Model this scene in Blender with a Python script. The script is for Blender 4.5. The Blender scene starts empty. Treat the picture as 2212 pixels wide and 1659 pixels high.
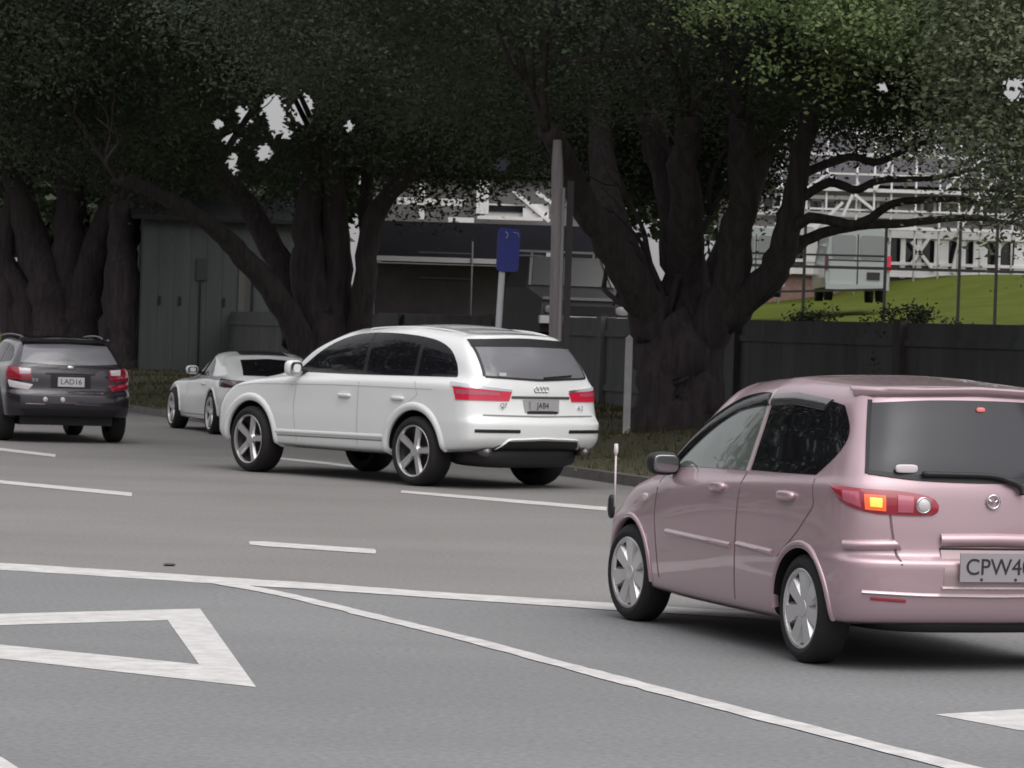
import bpy, bmesh, math, random
import numpy as np
from mathutils import Vector, Matrix
from mathutils.bvhtree import BVHTree

random.seed(7); RNG = np.random.default_rng(11)
SC = bpy.context.scene
COL = SC.collection
R = math.radians

# ------------------------------------------------------------------ camera
F_D, PITCH, ROLL, H = 7254.0, R(0.875), R(1.795), 1.716     # focal length in px of a 2212 wide picture
cd = bpy.data.cameras.new('camera'); cam = bpy.data.objects.new('camera', cd); COL.objects.link(cam)
cd.sensor_width = 36; cd.lens = 36 * F_D / 2212.0; cd.clip_start = .5; cd.clip_end = 3000
CAM_R = Matrix.Rotation(math.pi/2 - PITCH, 4, 'X') @ Matrix.Rotation(ROLL, 4, 'Z')
cam.matrix_world = Matrix.Translation((0, 0, H)) @ CAM_R
SC.camera = cam
cd.dof.use_dof = True; cd.dof.focus_distance = 10.0; cd.dof.aperture_fstop = 26

# ------------------------------------------------------------------ sky, sun, exposure
SUN_EL, SUN_AZ = R(58), R(152)
w = bpy.data.worlds.new('World'); SC.world = w; w.use_nodes = True
nt = w.node_tree; nt.nodes.clear()
sky = nt.nodes.new('ShaderNodeTexSky'); sky.sky_type = 'NISHITA'; sky.sun_disc = False
sky.sun_elevation = SUN_EL; sky.sun_rotation = SUN_AZ; sky.air_density = 1.0; sky.dust_density = 4.0; sky.ozone_density = 1.0
hs = nt.nodes.new('ShaderNodeHueSaturation'); hs.inputs['Saturation'].default_value = .18
mxs = nt.nodes.new('ShaderNodeMixRGB'); mxs.inputs[0].default_value = .45; mxs.inputs[2].default_value = (7.2, 7.1, 7.3, 1)
tcw = nt.nodes.new('ShaderNodeTexCoord'); sepw = nt.nodes.new('ShaderNodeSeparateXYZ'); mrw = nt.nodes.new('ShaderNodeMapRange')
mrw.inputs[1].default_value = 0; mrw.inputs[2].default_value = 1; mrw.inputs[3].default_value = .56; mrw.inputs[4].default_value = 1.38   # overcast: brightest overhead
mlw = nt.nodes.new('ShaderNodeVectorMath'); mlw.operation = 'SCALE'
nt.links.new(tcw.outputs['Generated'], sepw.inputs[0]); nt.links.new(sepw.outputs[2], mrw.inputs[0]); nt.links.new(mrw.outputs[0], mlw.inputs['Scale']); nt.links.new(mxs.outputs[0], mlw.inputs[0])
bg = nt.nodes.new('ShaderNodeBackground'); bg.inputs['Strength'].default_value = .13
wo = nt.nodes.new('ShaderNodeOutputWorld')
nt.links.new(sky.outputs[0], hs.inputs['Color']); nt.links.new(hs.outputs[0], mxs.inputs[1])
nt.links.new(mlw.outputs[0], bg.inputs[0]); nt.links.new(bg.outputs[0], wo.inputs[0])
sd = bpy.data.lights.new('sun', 'SUN'); sd.energy = 1.0; sd.angle = R(70); sd.color = (1, .97, .92)
so = bpy.data.objects.new('sun', sd); COL.objects.link(so)
sdir = Vector((math.sin(SUN_AZ)*math.cos(SUN_EL), math.cos(SUN_AZ)*math.cos(SUN_EL), math.sin(SUN_EL)))
so.rotation_euler = sdir.to_track_quat('Z', 'Y').to_euler(); so.location = (0, -20, 60)
SC.view_settings.view_transform = 'Standard'; SC.view_settings.look = 'None'
SC.view_settings.exposure = .35; SC.view_settings.gamma = 1

# ------------------------------------------------------------------ helpers
def ray(u, v):
    x = (u - 1106.0)/F_D; y = -(v - 829.5)/F_D
    return (CAM_R.to_3x3() @ Vector((x, y, -1))).normalized()
def G(u, v, z=0.0):                                    # the ground point seen at u, v
    d = ray(u, v); t = (z - H)/d.z
    return Vector((d.x*t, d.y*t, z))
def at(u, v, dist):                                    # the point seen at u, v at a given distance along +Y
    d = ray(u, v); t = dist/d.y
    return Vector((d.x*t, d.y*t, H + d.z*t))
RI = np.array(CAM_R.to_3x3().inverted())
def project(P):
    Q = (np.asarray(P) - np.array([0, 0, H])) @ RI.T
    return 1106 + F_D*Q[:, 0]/-Q[:, 2], 829.5 - F_D*Q[:, 1]/-Q[:, 2]

def tag(o, label=None, cat=None, group=None, kind=None):
    if label: o['label'] = label
    if cat: o['category'] = cat
    if group: o['group'] = group
    if kind: o['kind'] = kind
    return o
def empty(name, loc=(0, 0, 0), rz=0.0):
    o = bpy.data.objects.new(name, None); COL.objects.link(o)
    o.empty_display_size = .2; o.location = loc; o.rotation_euler = (0, 0, rz); return o
def mesh_obj(name, verts, faces, mat, parent=None, smooth=False):
    me = bpy.data.meshes.new(name); me.from_pydata([tuple(v) for v in verts], [], faces); me.validate()
    if mat: me.materials.append(mat)
    if smooth: me.polygons.foreach_set('use_smooth', [True]*len(me.polygons))
    o = bpy.data.objects.new(name, me); COL.objects.link(o)
    if parent: o.parent = parent
    return o

class MB:
    def __init__(s): s.v = []; s.f = []
    def add(s, v, f):
        n = len(s.v); s.v += [tuple(p) for p in v]; s.f += [tuple(i+n for i in q) for q in f]; return s
    def box(s, c, d, rz=0.0, ry=0.0):
        hx, hy, hz = d[0]/2, d[1]/2, d[2]/2
        M = Matrix.Translation(c) @ Matrix.Rotation(rz, 4, 'Z') @ Matrix.Rotation(ry, 4, 'Y')
        v = [M @ Vector((x, y, z)) for x in (-hx, hx) for y in (-hy, hy) for z in (-hz, hz)]
        return s.add(v, [(0,1,3,2),(4,6,7,5),(0,4,5,1),(2,3,7,6),(0,2,6,4),(1,5,7,3)])
    def bar(s, a, b, wd, th=None):
        a = Vector(a); b = Vector(b); d = (b-a).normalized(); th = th or wd
        up = Vector((0, 0, 1)) if abs(d.z) < .95 else Vector((0, 1, 0))
        x = d.cross(up).normalized(); y = x.cross(d)
        v = [p + x*sx*wd/2 + y*sy*th/2 for p in (a, b) for sx, sy in ((-1,-1),(1,-1),(1,1),(-1,1))]
        return s.add(v, [(0,1,2,3),(7,6,5,4),(0,4,5,1),(1,5,6,2),(2,6,7,3),(3,7,4,0)])
    def tube(s, pts, rad, seg=8, jit=0.0, caps=True):
        pts = [Vector(p) for p in pts]; n = len(pts); rings = []
        x = None
        for i, p in enumerate(pts):
            d = (pts[min(i+1, n-1)] - pts[max(i-1, 0)]).normalized()
            if x is None:
                x = d.orthogonal().normalized()
            x = (x - d*x.dot(d)).normalized(); y = d.cross(x)
            r = rad[i]
            rings.append([p + (x*math.cos(a)+y*math.sin(a))*r*(1+random.uniform(-jit, jit)) for a in [2*math.pi*k/seg for k in range(seg)]])
        v = [q for rg in rings for q in rg]; f = []
        for i in range(n-1):
            for k in range(seg):
                a = i*seg+k; b = i*seg+(k+1) % seg
                f.append((a, b, b+seg, a+seg))
        if caps: f += [tuple(reversed(range(seg))), tuple(range((n-1)*seg, n*seg))]
        return s.add(v, f)
    def lathe_y(s, prof, seg=40, c=(0, 0, 0)):           # profile of (r, y) turned round the y axis
        v = []; f = []; m = len(prof)
        for k in range(seg):
            a = 2*math.pi*k/seg
            for r, y in prof: v.append((c[0]+r*math.cos(a), c[1]+y, c[2]+r*math.sin(a)))
        for k in range(seg):
            for j in range(m-1):
                a = k*m+j; b = ((k+1) % seg)*m+j
                f.append((a, a+1, b+1, b))
        return s.add(v, f)
    def sup(s, c, d, e=.5, n=14, rz=0.0):                # rounded block
        def sp(t, e): return math.copysign(abs(t)**e, t)
        v = []; f = []; M = Matrix.Translation(c) @ Matrix.Rotation(rz, 4, 'Z'); m = 2*n
        for i in range(n+1):
            ph = -math.pi/2 + math.pi*i/n
            for k in range(m):
                th = 2*math.pi*k/m
                v.append(M @ Vector((d[0]/2*sp(math.cos(ph), e)*sp(math.cos(th), e), d[1]/2*sp(math.cos(ph), e)*sp(math.sin(th), e), d[2]/2*sp(math.sin(ph), e))))
        for i in range(n):
            for k in range(m):
                a = i*m+k; b = i*m+(k+1) % m
                f.append((a, b, b+m, a+m))
        return s.add(v, f)
    def build(s, name, mat, parent=None, smooth=False): return mesh_obj(name, s.v, s.f, mat, parent, smooth)

def smooth_path(pts, n=6):
    P = [Vector(p) for p in pts]; out = []
    for i in range(len(P)-1):
        p0 = P[max(i-1, 0)]; p1 = P[i]; p2 = P[i+1]; p3 = P[min(i+2, len(P)-1)]
        for k in range(n):
            t = k/n
            out.append(.5*((2*p1)+(p2-p0)*t+(2*p0-5*p1+4*p2-p3)*t*t+(3*p1-p0-3*p2+p3)*t**3))
    out.append(P[-1]); return out
def lerp_list(r, n):
    return list(np.interp(np.linspace(0, len(r)-1, n), range(len(r)), r))

# ------------------------------------------------------------------ materials
MATS = {}
def mat(name, col, rough=.6, metal=0.0, coat=0.0, spec=.5, var=0.0, scale=3.0, col2=None, bump=0.0, bscale=40.0, emit=None, estr=0.0, detail=6.0, coords='Object', stretch=None):
    if name in MATS: return MATS[name]
    m = bpy.data.materials.new(name); m.use_nodes = True; t = m.node_tree; b = t.nodes['Principled BSDF']
    b.inputs['Base Color'].default_value = (*col, 1); b.inputs['Roughness'].default_value = rough
    b.inputs['Metallic'].default_value = metal; b.inputs['Coat Weight'].default_value = coat
    b.inputs['Coat Roughness'].default_value = .04; b.inputs['Specular IOR Level'].default_value = spec
    tc = t.nodes.new('ShaderNodeTexCoord'); src = tc.outputs[coords]
    if stretch:
        mp = t.nodes.new('ShaderNodeMapping'); mp.inputs['Scale'].default_value = stretch
        t.links.new(src, mp.inputs[0]); src = mp.outputs[0]
    if var > 0 or col2:
        n = t.nodes.new('ShaderNodeTexNoise'); n.inputs['Scale'].default_value = scale; n.inputs['Detail'].default_value = detail; n.inputs['Roughness'].default_value = .65
        t.links.new(src, n.inputs[0])
        rp = t.nodes.new('ShaderNodeValToRGB'); rp.color_ramp.elements[0].position = .3; rp.color_ramp.elements[1].position = .7
        c2 = col2 or tuple(min(1, c*(1+var)) for c in col); c1 = col if col2 else tuple(c*(1-var) for c in col)
        rp.color_ramp.elements[0].color = (*c1, 1); rp.color_ramp.elements[1].color = (*c2, 1)
        t.links.new(n.outputs[0], rp.inputs[0]); t.links.new(rp.outputs[0], b.inputs['Base Color'])
    if bump > 0:
        n2 = t.nodes.new('ShaderNodeTexNoise'); n2.inputs['Scale'].default_value = bscale; n2.inputs['Detail'].default_value = 4
        bp = t.nodes.new('ShaderNodeBump'); bp.inputs['Strength'].default_value = bump; bp.inputs['Distance'].default_value = .02
        t.links.new(src, n2.inputs[0]); t.links.new(n2.outputs[0], bp.inputs['Height']); t.links.new(bp.outputs[0], b.inputs['Normal'])
    if emit:
        b.inputs['Emission Color'].default_value = (*emit, 1); b.inputs['Emission Strength'].default_value = estr
    MATS[name] = m; return m

def asphalt(name, c1, c2, speck):
    m = bpy.data.materials.new(name); m.use_nodes = True; t = m.node_tree; b = t.nodes['Principled BSDF']; L = t.links.new
    tc = t.nodes.new('ShaderNodeTexCoord')
    def noise(s, d):
        n = t.nodes.new('ShaderNodeTexNoise'); n.inputs['Scale'].default_value = s; n.inputs['Detail'].default_value = d; L(tc.outputs['Object'], n.inputs[0]); return n
    big = noise(.35, 8); fine = noise(28, 3); 
    r = t.nodes.new('ShaderNodeValToRGB'); r.color_ramp.elements[0].position = .36; r.color_ramp.elements[1].position = .66
    r.color_ramp.elements[0].color = (*c1, 1); r.color_ramp.elements[1].color = (*c2, 1); L(big.outputs[0], r.inputs[0])
    r2 = t.nodes.new('ShaderNodeValToRGB'); r2.color_ramp.elements[0].position = .3; r2.color_ramp.elements[1].position = .7
    r2.color_ramp.elements[0].color = (1-speck, 1-speck, 1-speck, 1); r2.color_ramp.elements[1].color = (1+speck, 1+speck, 1+speck, 1); L(fine.outputs[0], r2.inputs[0])
    mx = t.nodes.new('ShaderNodeMixRGB'); mx.blend_type = 'MULTIPLY'; mx.inputs[0].default_value = 1; L(r.outputs[0], mx.inputs[1]); L(r2.outputs[0], mx.inputs[2])
    mp = t.nodes.new('ShaderNodeMapping'); mp.inputs['Rotation'].default_value = (0, 0, R(-57)); mp.inputs['Scale'].default_value = (.06, .9, 1)
    L(tc.outputs['Object'], mp.inputs[0]); st = noise(1.0, 5); L(mp.outputs[0], st.inputs[0])
    r3 = t.nodes.new('ShaderNodeValToRGB'); r3.color_ramp.elements[0].position = .32; r3.color_ramp.elements[1].position = .68
    r3.color_ramp.elements[0].color = (.90, .90, .90, 1); r3.color_ramp.elements[1].color = (1.0, 1.0, 1.0, 1); L(st.outputs[0], r3.inputs[0])
    m2 = t.nodes.new('ShaderNodeMixRGB'); m2.blend_type = 'MULTIPLY'; m2.inputs[0].default_value = 1; L(mx.outputs[0], m2.inputs[1]); L(r3.outputs[0], m2.inputs[2])
    L(m2.outputs[0], b.inputs['Base Color']); b.inputs['Roughness'].default_value = .85
    bp = t.nodes.new('ShaderNodeBump'); bp.inputs['Strength'].default_value = .35; bp.inputs['Distance'].default_value = .01; L(fine.outputs[0], bp.inputs['Height']); L(bp.outputs[0], b.inputs['Normal'])
    return m
M_ROAD = asphalt('asphalt_warm', (.186, .178, .173), (.210, .202, .197), .16)
M_LANE = asphalt('asphalt_cool', (.176, .178, .182), (.198, .200, .204), .16)
M_LINE = mat('road_paint', (.40, .39, .385), .75, col2=(.62, .61, .60), scale=7, detail=9)
M_GRASS = mat('verge_grass', (.050, .055, .020), .95, col2=(.085, .070, .045), scale=1.2, bump=.6, bscale=30)
M_LAWN = mat('lawn_grass', (.054, .070, .011), .95, spec=.04, col2=(.084, .098, .020), scale=.6, bump=.5, bscale=20)
M_KERB = mat('kerb_concrete', (.12, .115, .11), .85, var=.25, scale=6)
M_BARK = mat('bark', (.034, .027, .030), .95, col2=(.088, .071, .074), scale=4, bump=1.0, bscale=9, stretch=(3, 3, .35))
def leafmat(name, c1, c2):
    m = mat(name, c1, .8, col2=c2, scale=.55, spec=.12, detail=2); return m
M_LEAF = leafmat('foliage_dark', (.050, .061, .046), (.102, .124, .080))
M_LEAF2 = leafmat('foliage_skylit', (.14, .19, .08), (.29, .37, .17))  # paler leaf green puts the sky light on the crown edges into the colour
M_FENCE = mat('fence_panel', (.125, .128, .132), .8, var=.25, scale=2, stretch=(1, 1, .2))
M_POST = mat('fence_post', (.105, .092, .092), .85, var=.2, scale=4)
M_GLASS = mat('car_glass', (.009, .009, .012), .03, spec=.32, coat=.0)
M_GLASS_L = mat('clear_car_glass', (.10, .115, .105), .04, spec=.9, col2=(.16, .18, .165), scale=3)
M_TYRE = mat('tyre_rubber', (.014, .012, .014), .8, bump=.3, bscale=60)
M_DARK = mat('black_trim', (.012, .011, .013), .5)
M_ALLOY = mat('alloy', (.62, .61, .62), .28, metal=.75)
M_CHROME = mat('chrome', (.7, .7, .72), .15, metal=1)
M_WHITE = mat('white_paint', (.80, .81, .81), .25, coat=1)
M_PINK = mat('pink_paint', (.50, .355, .395), .44, metal=.6, coat=1)
M_PURPLE = mat('dark_purple_paint', (.020, .015, .024), .25, metal=.2, coat=1)
M_RED = mat('red_lens', (.45, .012, .04), .12, coat=1, emit=(1, .02, .07), estr=.13)
M_REDD = mat('dull_red_lens', (.30, .010, .03), .12, coat=1)
M_REDP = mat('pink_red_lens', (.45, .10, .15), .15, coat=1)
M_CLEAR = mat('clear_lens', (.62, .58, .60), .12, coat=1)
M_AMBER = mat('lit_indicator', (.7, .28, .02), .3, emit=(1, .52, .10), estr=.95, col2=(.9,.5,.06), scale=30)
M_PLATE = mat('plate_white', (.62, .62, .64), .4)
M_CHAR = mat('plate_black', (.02, .02, .025), .5)

# ------------------------------------------------------------------ ground, road, verge
KO = Vector((.7, 40.5, 0)); KT = Vector((-.329, .944, 0)); KN = Vector((.944, .329, 0))
def kq(q, t, z=0.0): return KO + KN*q + KT*t + Vector((0, 0, z))
def strip_mesh(name, qs, zf, t0, t1, nt_, m, smooth=True):
    ts = np.linspace(t0, t1, nt_); v = []; f = []; n = len(qs)
    for t in ts:
        for q in qs: v.append(kq(q, t, zf(q, t)))
    for i in range(nt_-1):
        for j in range(n-1):
            a = i*n+j; f.append((a, a+1, a+n+1, a+n))
    return mesh_obj(name, v, f, m, smooth=smooth)
S = 900
tag(mesh_obj('ground', [(-S,-S,-.06),(S,-S,-.06),(S,S*1.5,-.06),(-S,S*1.5,-.06)], [(0,1,2,3)], M_GRASS), kind='structure')
tag(mesh_obj('road', [kq(-70,-90), kq(0,-90), kq(0,260), kq(-70,260)], [(0,1,2,3)], M_ROAD), kind='structure')
tag(strip_mesh('kerb', [0, .012, .15, .16], lambda q, t: -.02 if q < .005 else (.12 if q < .155 else .10), -80, 260, 80, M_KERB, False), kind='structure')
def vz(q, t):
    s = min(max(q/4.5, 0), 1); s = s*s*(3-2*s)
    return .11 + .36*s + .04*math.sin(t*.9+q*1.7)*min(q, 1) + .02*math.sin(t*2.3-q)
tag(strip_mesh('verge', list(np.linspace(.155, 7.2, 26)), vz, -60, 240, 300, M_GRASS), kind='structure')
def lz(q, t): return .44 + 3.0*min(max((q-7)/27, 0), 1) + min(max((q-31.5)*.16, 0), .55)
tag(strip_mesh('lawn', list(np.linspace(7.1, 37, 18))+[60, 200], lambda q, t: lz(q, t)+.05*math.sin(q*.8+t*.3), -60, 260, 80, M_LAWN), kind='structure')
lane_px = [(-400,1206),(0,1218),(450,1254),(900,1286),(1310,1314),(1700,1340),(2500,1395)]
tag(mesh_obj('turning_lane', [G(x, y+6, 0)+Vector((0,0,.002)) for x, y in lane_px]+[G(3600,3200)+Vector((0,0,.002)), G(-1400,3200)+Vector((0,0,.002))], [tuple(range(9))], M_LANE), kind='structure')

def marking(name, rows, label, group=None, lift=.0045):              # rows of (x, upper y, lower y) in the photo, laid on the road
    v = []; f = []; pr = [(G(x, a), G(x, b)) for x, a, b in rows]
    for i in range(len(pr)-1):
        n = max(2, int((pr[i+1][0]-pr[i][0]).length/.14))
        for k in range(n+(i == len(pr)-2)):
            for e in (0, 1): v.append(pr[i][e].lerp(pr[i+1][e], k/n)+Vector((random.gauss(0, .004), random.gauss(0, .008), lift)))
    for i in range(len(v)//2-1): f.append((2*i, 2*i+1, 2*i+3, 2*i+2))
    return tag(mesh_obj(name, v, f, M_LINE), label, 'road marking', group)
marking('edge_line', [(-200,1206,1220),(0,1217,1232),(225,1231,1246),(450,1246,1261),(700,1262,1276),(900,1277,1290),(1310,1303,1318),(1450,1312,1326),(1620,1323,1337),(1800,1336,1350)], 'long solid white line running across the road under the front of the pink car')
o = marking('edge_line', [(440,1249,1259),(500,1260,1269),(600,1278,1288),(700,1301,1312),(820,1330,1342),(950,1361,1373),(1090,1397,1411),(1250,1440,1455),(1450,1492,1508),(1700,1556,1573),(1900,1608,1626),(2120,1660,1682),(2300,1702,1726)], 'long solid white line branching off and curving down to the bottom right', None, .0065)
for rows, lab in (([(540,1170,1177),(575,1171,1181),(810,1187,1197),(812,1191,1196)], 'short thick white dash alone in the open road left of the pink car'),
                  ([(-60,1034,1040),(0,1038,1045),(285,1065,1073)], 'white dash at the left edge of the picture, the lower one below the dark car'),
                  ([(-80,962,967),(0,968,974),(120,982,988)], 'white dash at the left edge of the picture, just below the dark car'),
                  ([(866,1060,1065),(1080,1077,1084),(1310,1096,1104)], 'white dash between the white SUV and the pink car'),
                  ([(596,988,992),(700,998,1003),(790,1010,1014)], 'white dash seen beneath the white SUV between its wheels')):
    marking('lane_dash', rows, lab, 'broken white lane lines')
def outline_marking(name, outer, inner, label):
    v = [G(*p)+Vector((0,0,.0045)) for p in outer]+[G(*p)+Vector((0,0,.0045)) for p in inner]; n = len(outer)
    f = [(i, (i+1) % n, n+(i+1) % n, n+i) for i in range(n)]
    return tag(mesh_obj(name, v, f, M_LINE), label, 'road marking')
outline_marking('give_way_triangle', [(432,1316),(553,1486),(-700,1346)], [(362,1341),(430,1437),(-320,1362)], 'hollow white triangle painted on the near lane at the left')
tag(mesh_obj('painted_arrow', [G(*p)+Vector((0,0,.0045)) for p in ((2020,1545),(2300,1528),(2700,1520),(2700,1590),(2300,1586),(2200,1579))], [(0,5,4,3,2,1)], M_LINE), 'white painted arrow tip at the right edge of the near lane', 'road marking', 'white painted arrows')
tag(mesh_obj('painted_arrow', [G(*p)+Vector((0,0,.0045)) for p in ((-40,1630),(4,1638),(44,1664),(-40,1700))], [(0,3,2,1)], M_LINE), 'white painted corner at the bottom left of the picture', 'road marking', 'white painted arrows')
tag(MB().sup(G(366,1222)+Vector((0,0,.01)), (.085,.13,.012), .8).build('manhole_cover', mat('cover_grey', (.05,.048,.05), .8)), 'tiny dark cover patch in the road just above the solid white line', 'manhole cover')

# ------------------------------------------------------------------ car building kit
def pchip(t, Y, tq):                                     # shape preserving cubic through the rows of Y
    h = np.diff(t); shp = (-1,)+(1,)*(Y.ndim-1)
    d = np.diff(Y, axis=0)/h.reshape(shp); m = np.zeros_like(Y)
    h0 = h[:-1].reshape(shp); h1 = h[1:].reshape(shp); w1 = 2*h1+h0; w2 = h1+2*h0
    a, b = d[:-1], d[1:]
    with np.errstate(divide='ignore', invalid='ignore'):
        hm = (w1+w2)/(w1/a+w2/b)
    m[1:-1] = np.where(a*b > 0, hm, 0.0); m[0] = d[0]; m[-1] = d[-1]
    k = np.clip(np.searchsorted(t, tq, side='right')-1, 0, len(t)-2)
    hh = h[k].reshape(shp); s = ((tq-t[k])/h[k]).reshape(shp)
    return (2*s**3-3*s**2+1)*Y[k]+(s**3-2*s**2+s)*hh*m[k]+(-2*s**3+3*s**2)*Y[k+1]+(s**3-s**2)*hh*m[k+1]

def crow(xr, xf, wd, z, rb=.06, rc=.14, fb=.12, fc=.25):
    wr, wm, wf = wd
    P = [(xr,0),(xr+.2*rb,.45*wr),(xr+.6*rb,.75*wr),(xr+rb+.10*rc,.905*wr),(xr+rb+.42*rc,.975*wr),(xr+rb+rc,wr)]
    xa, xb = xr+rb+rc, xf-fb-fc
    for i in range(1, 9):
        s = i/9
        P.append((xa+(xb-xa)*s, wr*(1-s)*(1-2*s)+wm*4*s*(1-s)+wf*s*(2*s-1)))
    P += [(xb,wf),(xf-fb-.42*fc,.975*wf),(xf-fb-.10*fc,.905*wf),(xf-.6*fb,.75*wf),(xf-.2*fb,.45*wf),(xf,0)]
    zs = np.interp([(p[0]-xr)/(xf-xr) for p in P], [a for a, _ in z], [b for _, b in z]) if isinstance(z, list) else [z]*len(P)
    return [(p[0], p[1], zz) for p, zz in zip(P, zs)]

def car_shell(rows, nu=4, nv=5):
    P = np.array(rows); n = P.shape[1]
    mir = P[:, -2:0:-1].copy(); mir[:, :, 1] *= -1
    L = np.concatenate([P, mir], 1); m = L.shape[1]
    ext = np.concatenate([L[-2:], L[-1:]*0+L[-2:-1]*0+L[-1:]], 0)[:0]
    ph = L[-2].copy(); ph = np.concatenate([ph[:1], ph[:0:-1]], 0); ph[:, 1] = L[-2][:, 1]*-1   # row past the roof's centre line
    ph = L[-2].copy(); ph[:, 1] *= -1
    Lx = np.concatenate([L, ph[None]], 0)
    tv = np.concatenate([[0], np.cumsum(np.mean(np.linalg.norm(np.diff(Lx, axis=0), axis=2), axis=1)+1e-4)])
    tq = np.concatenate([np.linspace(tv[i], tv[i+1], nv, endpoint=False) for i in range(len(rows)-1)]+[[tv[len(rows)-1]]])
    D = pchip(tv, Lx, tq)
    W = np.concatenate([D[:, -3:], D, D[:, :4]], 1).transpose(1, 0, 2)
    tu = np.concatenate([[0], np.cumsum(np.mean(np.linalg.norm(np.diff(W, axis=0), axis=2), axis=1)+1e-4)])
    uq = np.concatenate([np.linspace(tu[3+i], tu[4+i], nu, endpoint=False) for i in range(m)])
    D = pchip(tu, W, uq).transpose(1, 0, 2)               # rows x loop x 3
    nr, nc = D.shape[:2]; D[-1, :, 1] = 0
    v = D.reshape(-1, 3); f = []
    for j in range(nr-1):
        for i in range(nc):
            a = j*nc+i; b = j*nc+(i+1) % nc
            f.append((b, a, a+nc, b+nc))
    half = nc//2
    for i in range(half):                                 # flat floor
        a, b = i, i+1; c, d = (nc-b) % nc, (nc-a) % nc
        q = []
        for k in (a, b, c, d):
            if k not in q: q.append(k)
        if len(q) > 2: f.append(tuple(q))
    bm = bmesh.new()
    bv = [bm.verts.new(p) for p in v]
    for q in f:
        try: bm.faces.new([bv[k] for k in q])
        except ValueError: pass
    bmesh.ops.remove_doubles(bm, verts=bm.verts, dist=.0015)
    bmesh.ops.recalc_face_normals(bm, faces=bm.faces)
    return bm

class Car:
    def __init__(s, name, loc, th, paint, rows, wheels):
        s.root = empty(name, (loc[0], loc[1], 0), math.pi - th)
        bm = car_shell(rows); s.bvh = BVHTree.FromBMesh(bm)
        me = bpy.data.meshes.new('body'); bm.to_mesh(me); bm.free()
        me.materials.append(paint); me.materials.append(M_DARK)
        for p in me.polygons: p.use_smooth = True
        s.body = bpy.data.objects.new('body', me); COL.objects.link(s.body)
        s.paint = paint; s.wheels = wheels
        for (x, r) in wheels:                             # wheel arches cut into the shell
            mb = MB()
            for sg in (1, -1):
                mb = MB(); mb.lathe_y([(0, .50*sg), (r, .50*sg), (r, 1.4*sg), (0, 1.4*sg)], 48, (x, 0, s.wheel_z if hasattr(s, 'wheel_z') else r*.84))
                c = mesh_obj('cutter', mb.v, mb.f, M_DARK)
                b2 = bmesh.new(); b2.from_mesh(c.data); bmesh.ops.remove_doubles(b2, verts=b2.verts, dist=1e-5); bmesh.ops.recalc_face_normals(b2, faces=b2.faces); b2.to_mesh(c.data); b2.free()
                md = s.body.modifiers.new('arch', 'BOOLEAN'); md.operation = 'DIFFERENCE'; md.object = c; md.solver = 'EXACT'
                try: md.material_mode = 'TRANSFER'
                except Exception: pass
                dg = bpy.context.evaluated_depsgraph_get()
                nm = bpy.data.meshes.new_from_object(s.body.evaluated_get(dg)); s.body.modifiers.clear()
                nm.name = 'body'; s.body.data = nm
                bpy.data.objects.remove(c)
        s.body.parent = s.root
    def patch(s, name, pts, d, m, off=.004, bulge=0.0, skirt=.02, mirror=False, parent=None, both=False):
        P = np.asarray(pts, float); nu, nv = P.shape[:2]; d = Vector(d).normalized()
        V = np.zeros((nu, nv, 3)); N = np.zeros((nu, nv, 3))
        for i in range(nu):
            for j in range(nv):
                p = Vector(P[i, j]); hit = s.bvh.ray_cast(p - d*3.0, d)
                if hit[0] is None:
                    hit = s.bvh.find_nearest(p)
                n = hit[1] if hit[1].dot(d) < 0 else -hit[1]
                k = 4*(j/(nv-1))*(1-j/(nv-1)) if nv > 1 else 1
                V[i, j] = hit[0] + n*(off + bulge*k); N[i, j] = n
        ring = [(i, 0) for i in range(nu)]+[(nu-1, j) for j in range(1, nv)]+[(i, nv-1) for i in range(nu-2, -1, -1)]+[(0, j) for j in range(nv-2, 0, -1)]
        v = [tuple(x) for x in V.reshape(-1, 3)]; f = []
        for i in range(nu-1):
            for j in range(nv-1):
                a = i*nv+j; f.append((a, a+1, a+nv+1, a+nv))
        b0 = len(v); v += [tuple(V[i, j]-N[i, j]*skirt) for i, j in ring]; L = len(ring)
        for k in range(L):
            (i, j), (i2, j2) = ring[k], ring[(k+1) % L]
            f.append((i*nv+j, i2*nv+j2, b0+(k+1) % L, b0+k))
        if mirror: v = [(x, -y, z) for x, y, z in v]
        o = mesh_obj(name, v, f, m, parent or s.root, True)
        b2 = bmesh.new(); b2.from_mesh(o.data); bmesh.ops.recalc_face_normals(b2, faces=b2.faces); b2.to_mesh(o.data); b2.free()
        # keep the outline of the panel crisp
        o.data.set_sharp_from_angle(angle=R(50))
        if both and not mirror: s.patch(name, pts, d, m, off, bulge, skirt, True, parent)
        return o
    def hit(s, p, d):
        h = s.bvh.ray_cast(Vector(p)-Vector(d)*3, Vector(d)); return h[0] or Vector(p)
    def arch_lip(s, name, x, zc, r0, r1, m, a0=-8, a1=188, bulge=.012):
        n = 40; pts = []
        for k in range(n+1):
            a = R(a0+(a1-a0)*k/n)
            pts.append([(x+math.cos(a)*(r0+(r1-r0)*j/4), 0, zc+math.sin(a)*(r0+(r1-r0)*j/4)) for j in range(5)])
        s.patch(name, pts, (0,-1,0), m, .002, bulge, .03, both=True)

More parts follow.
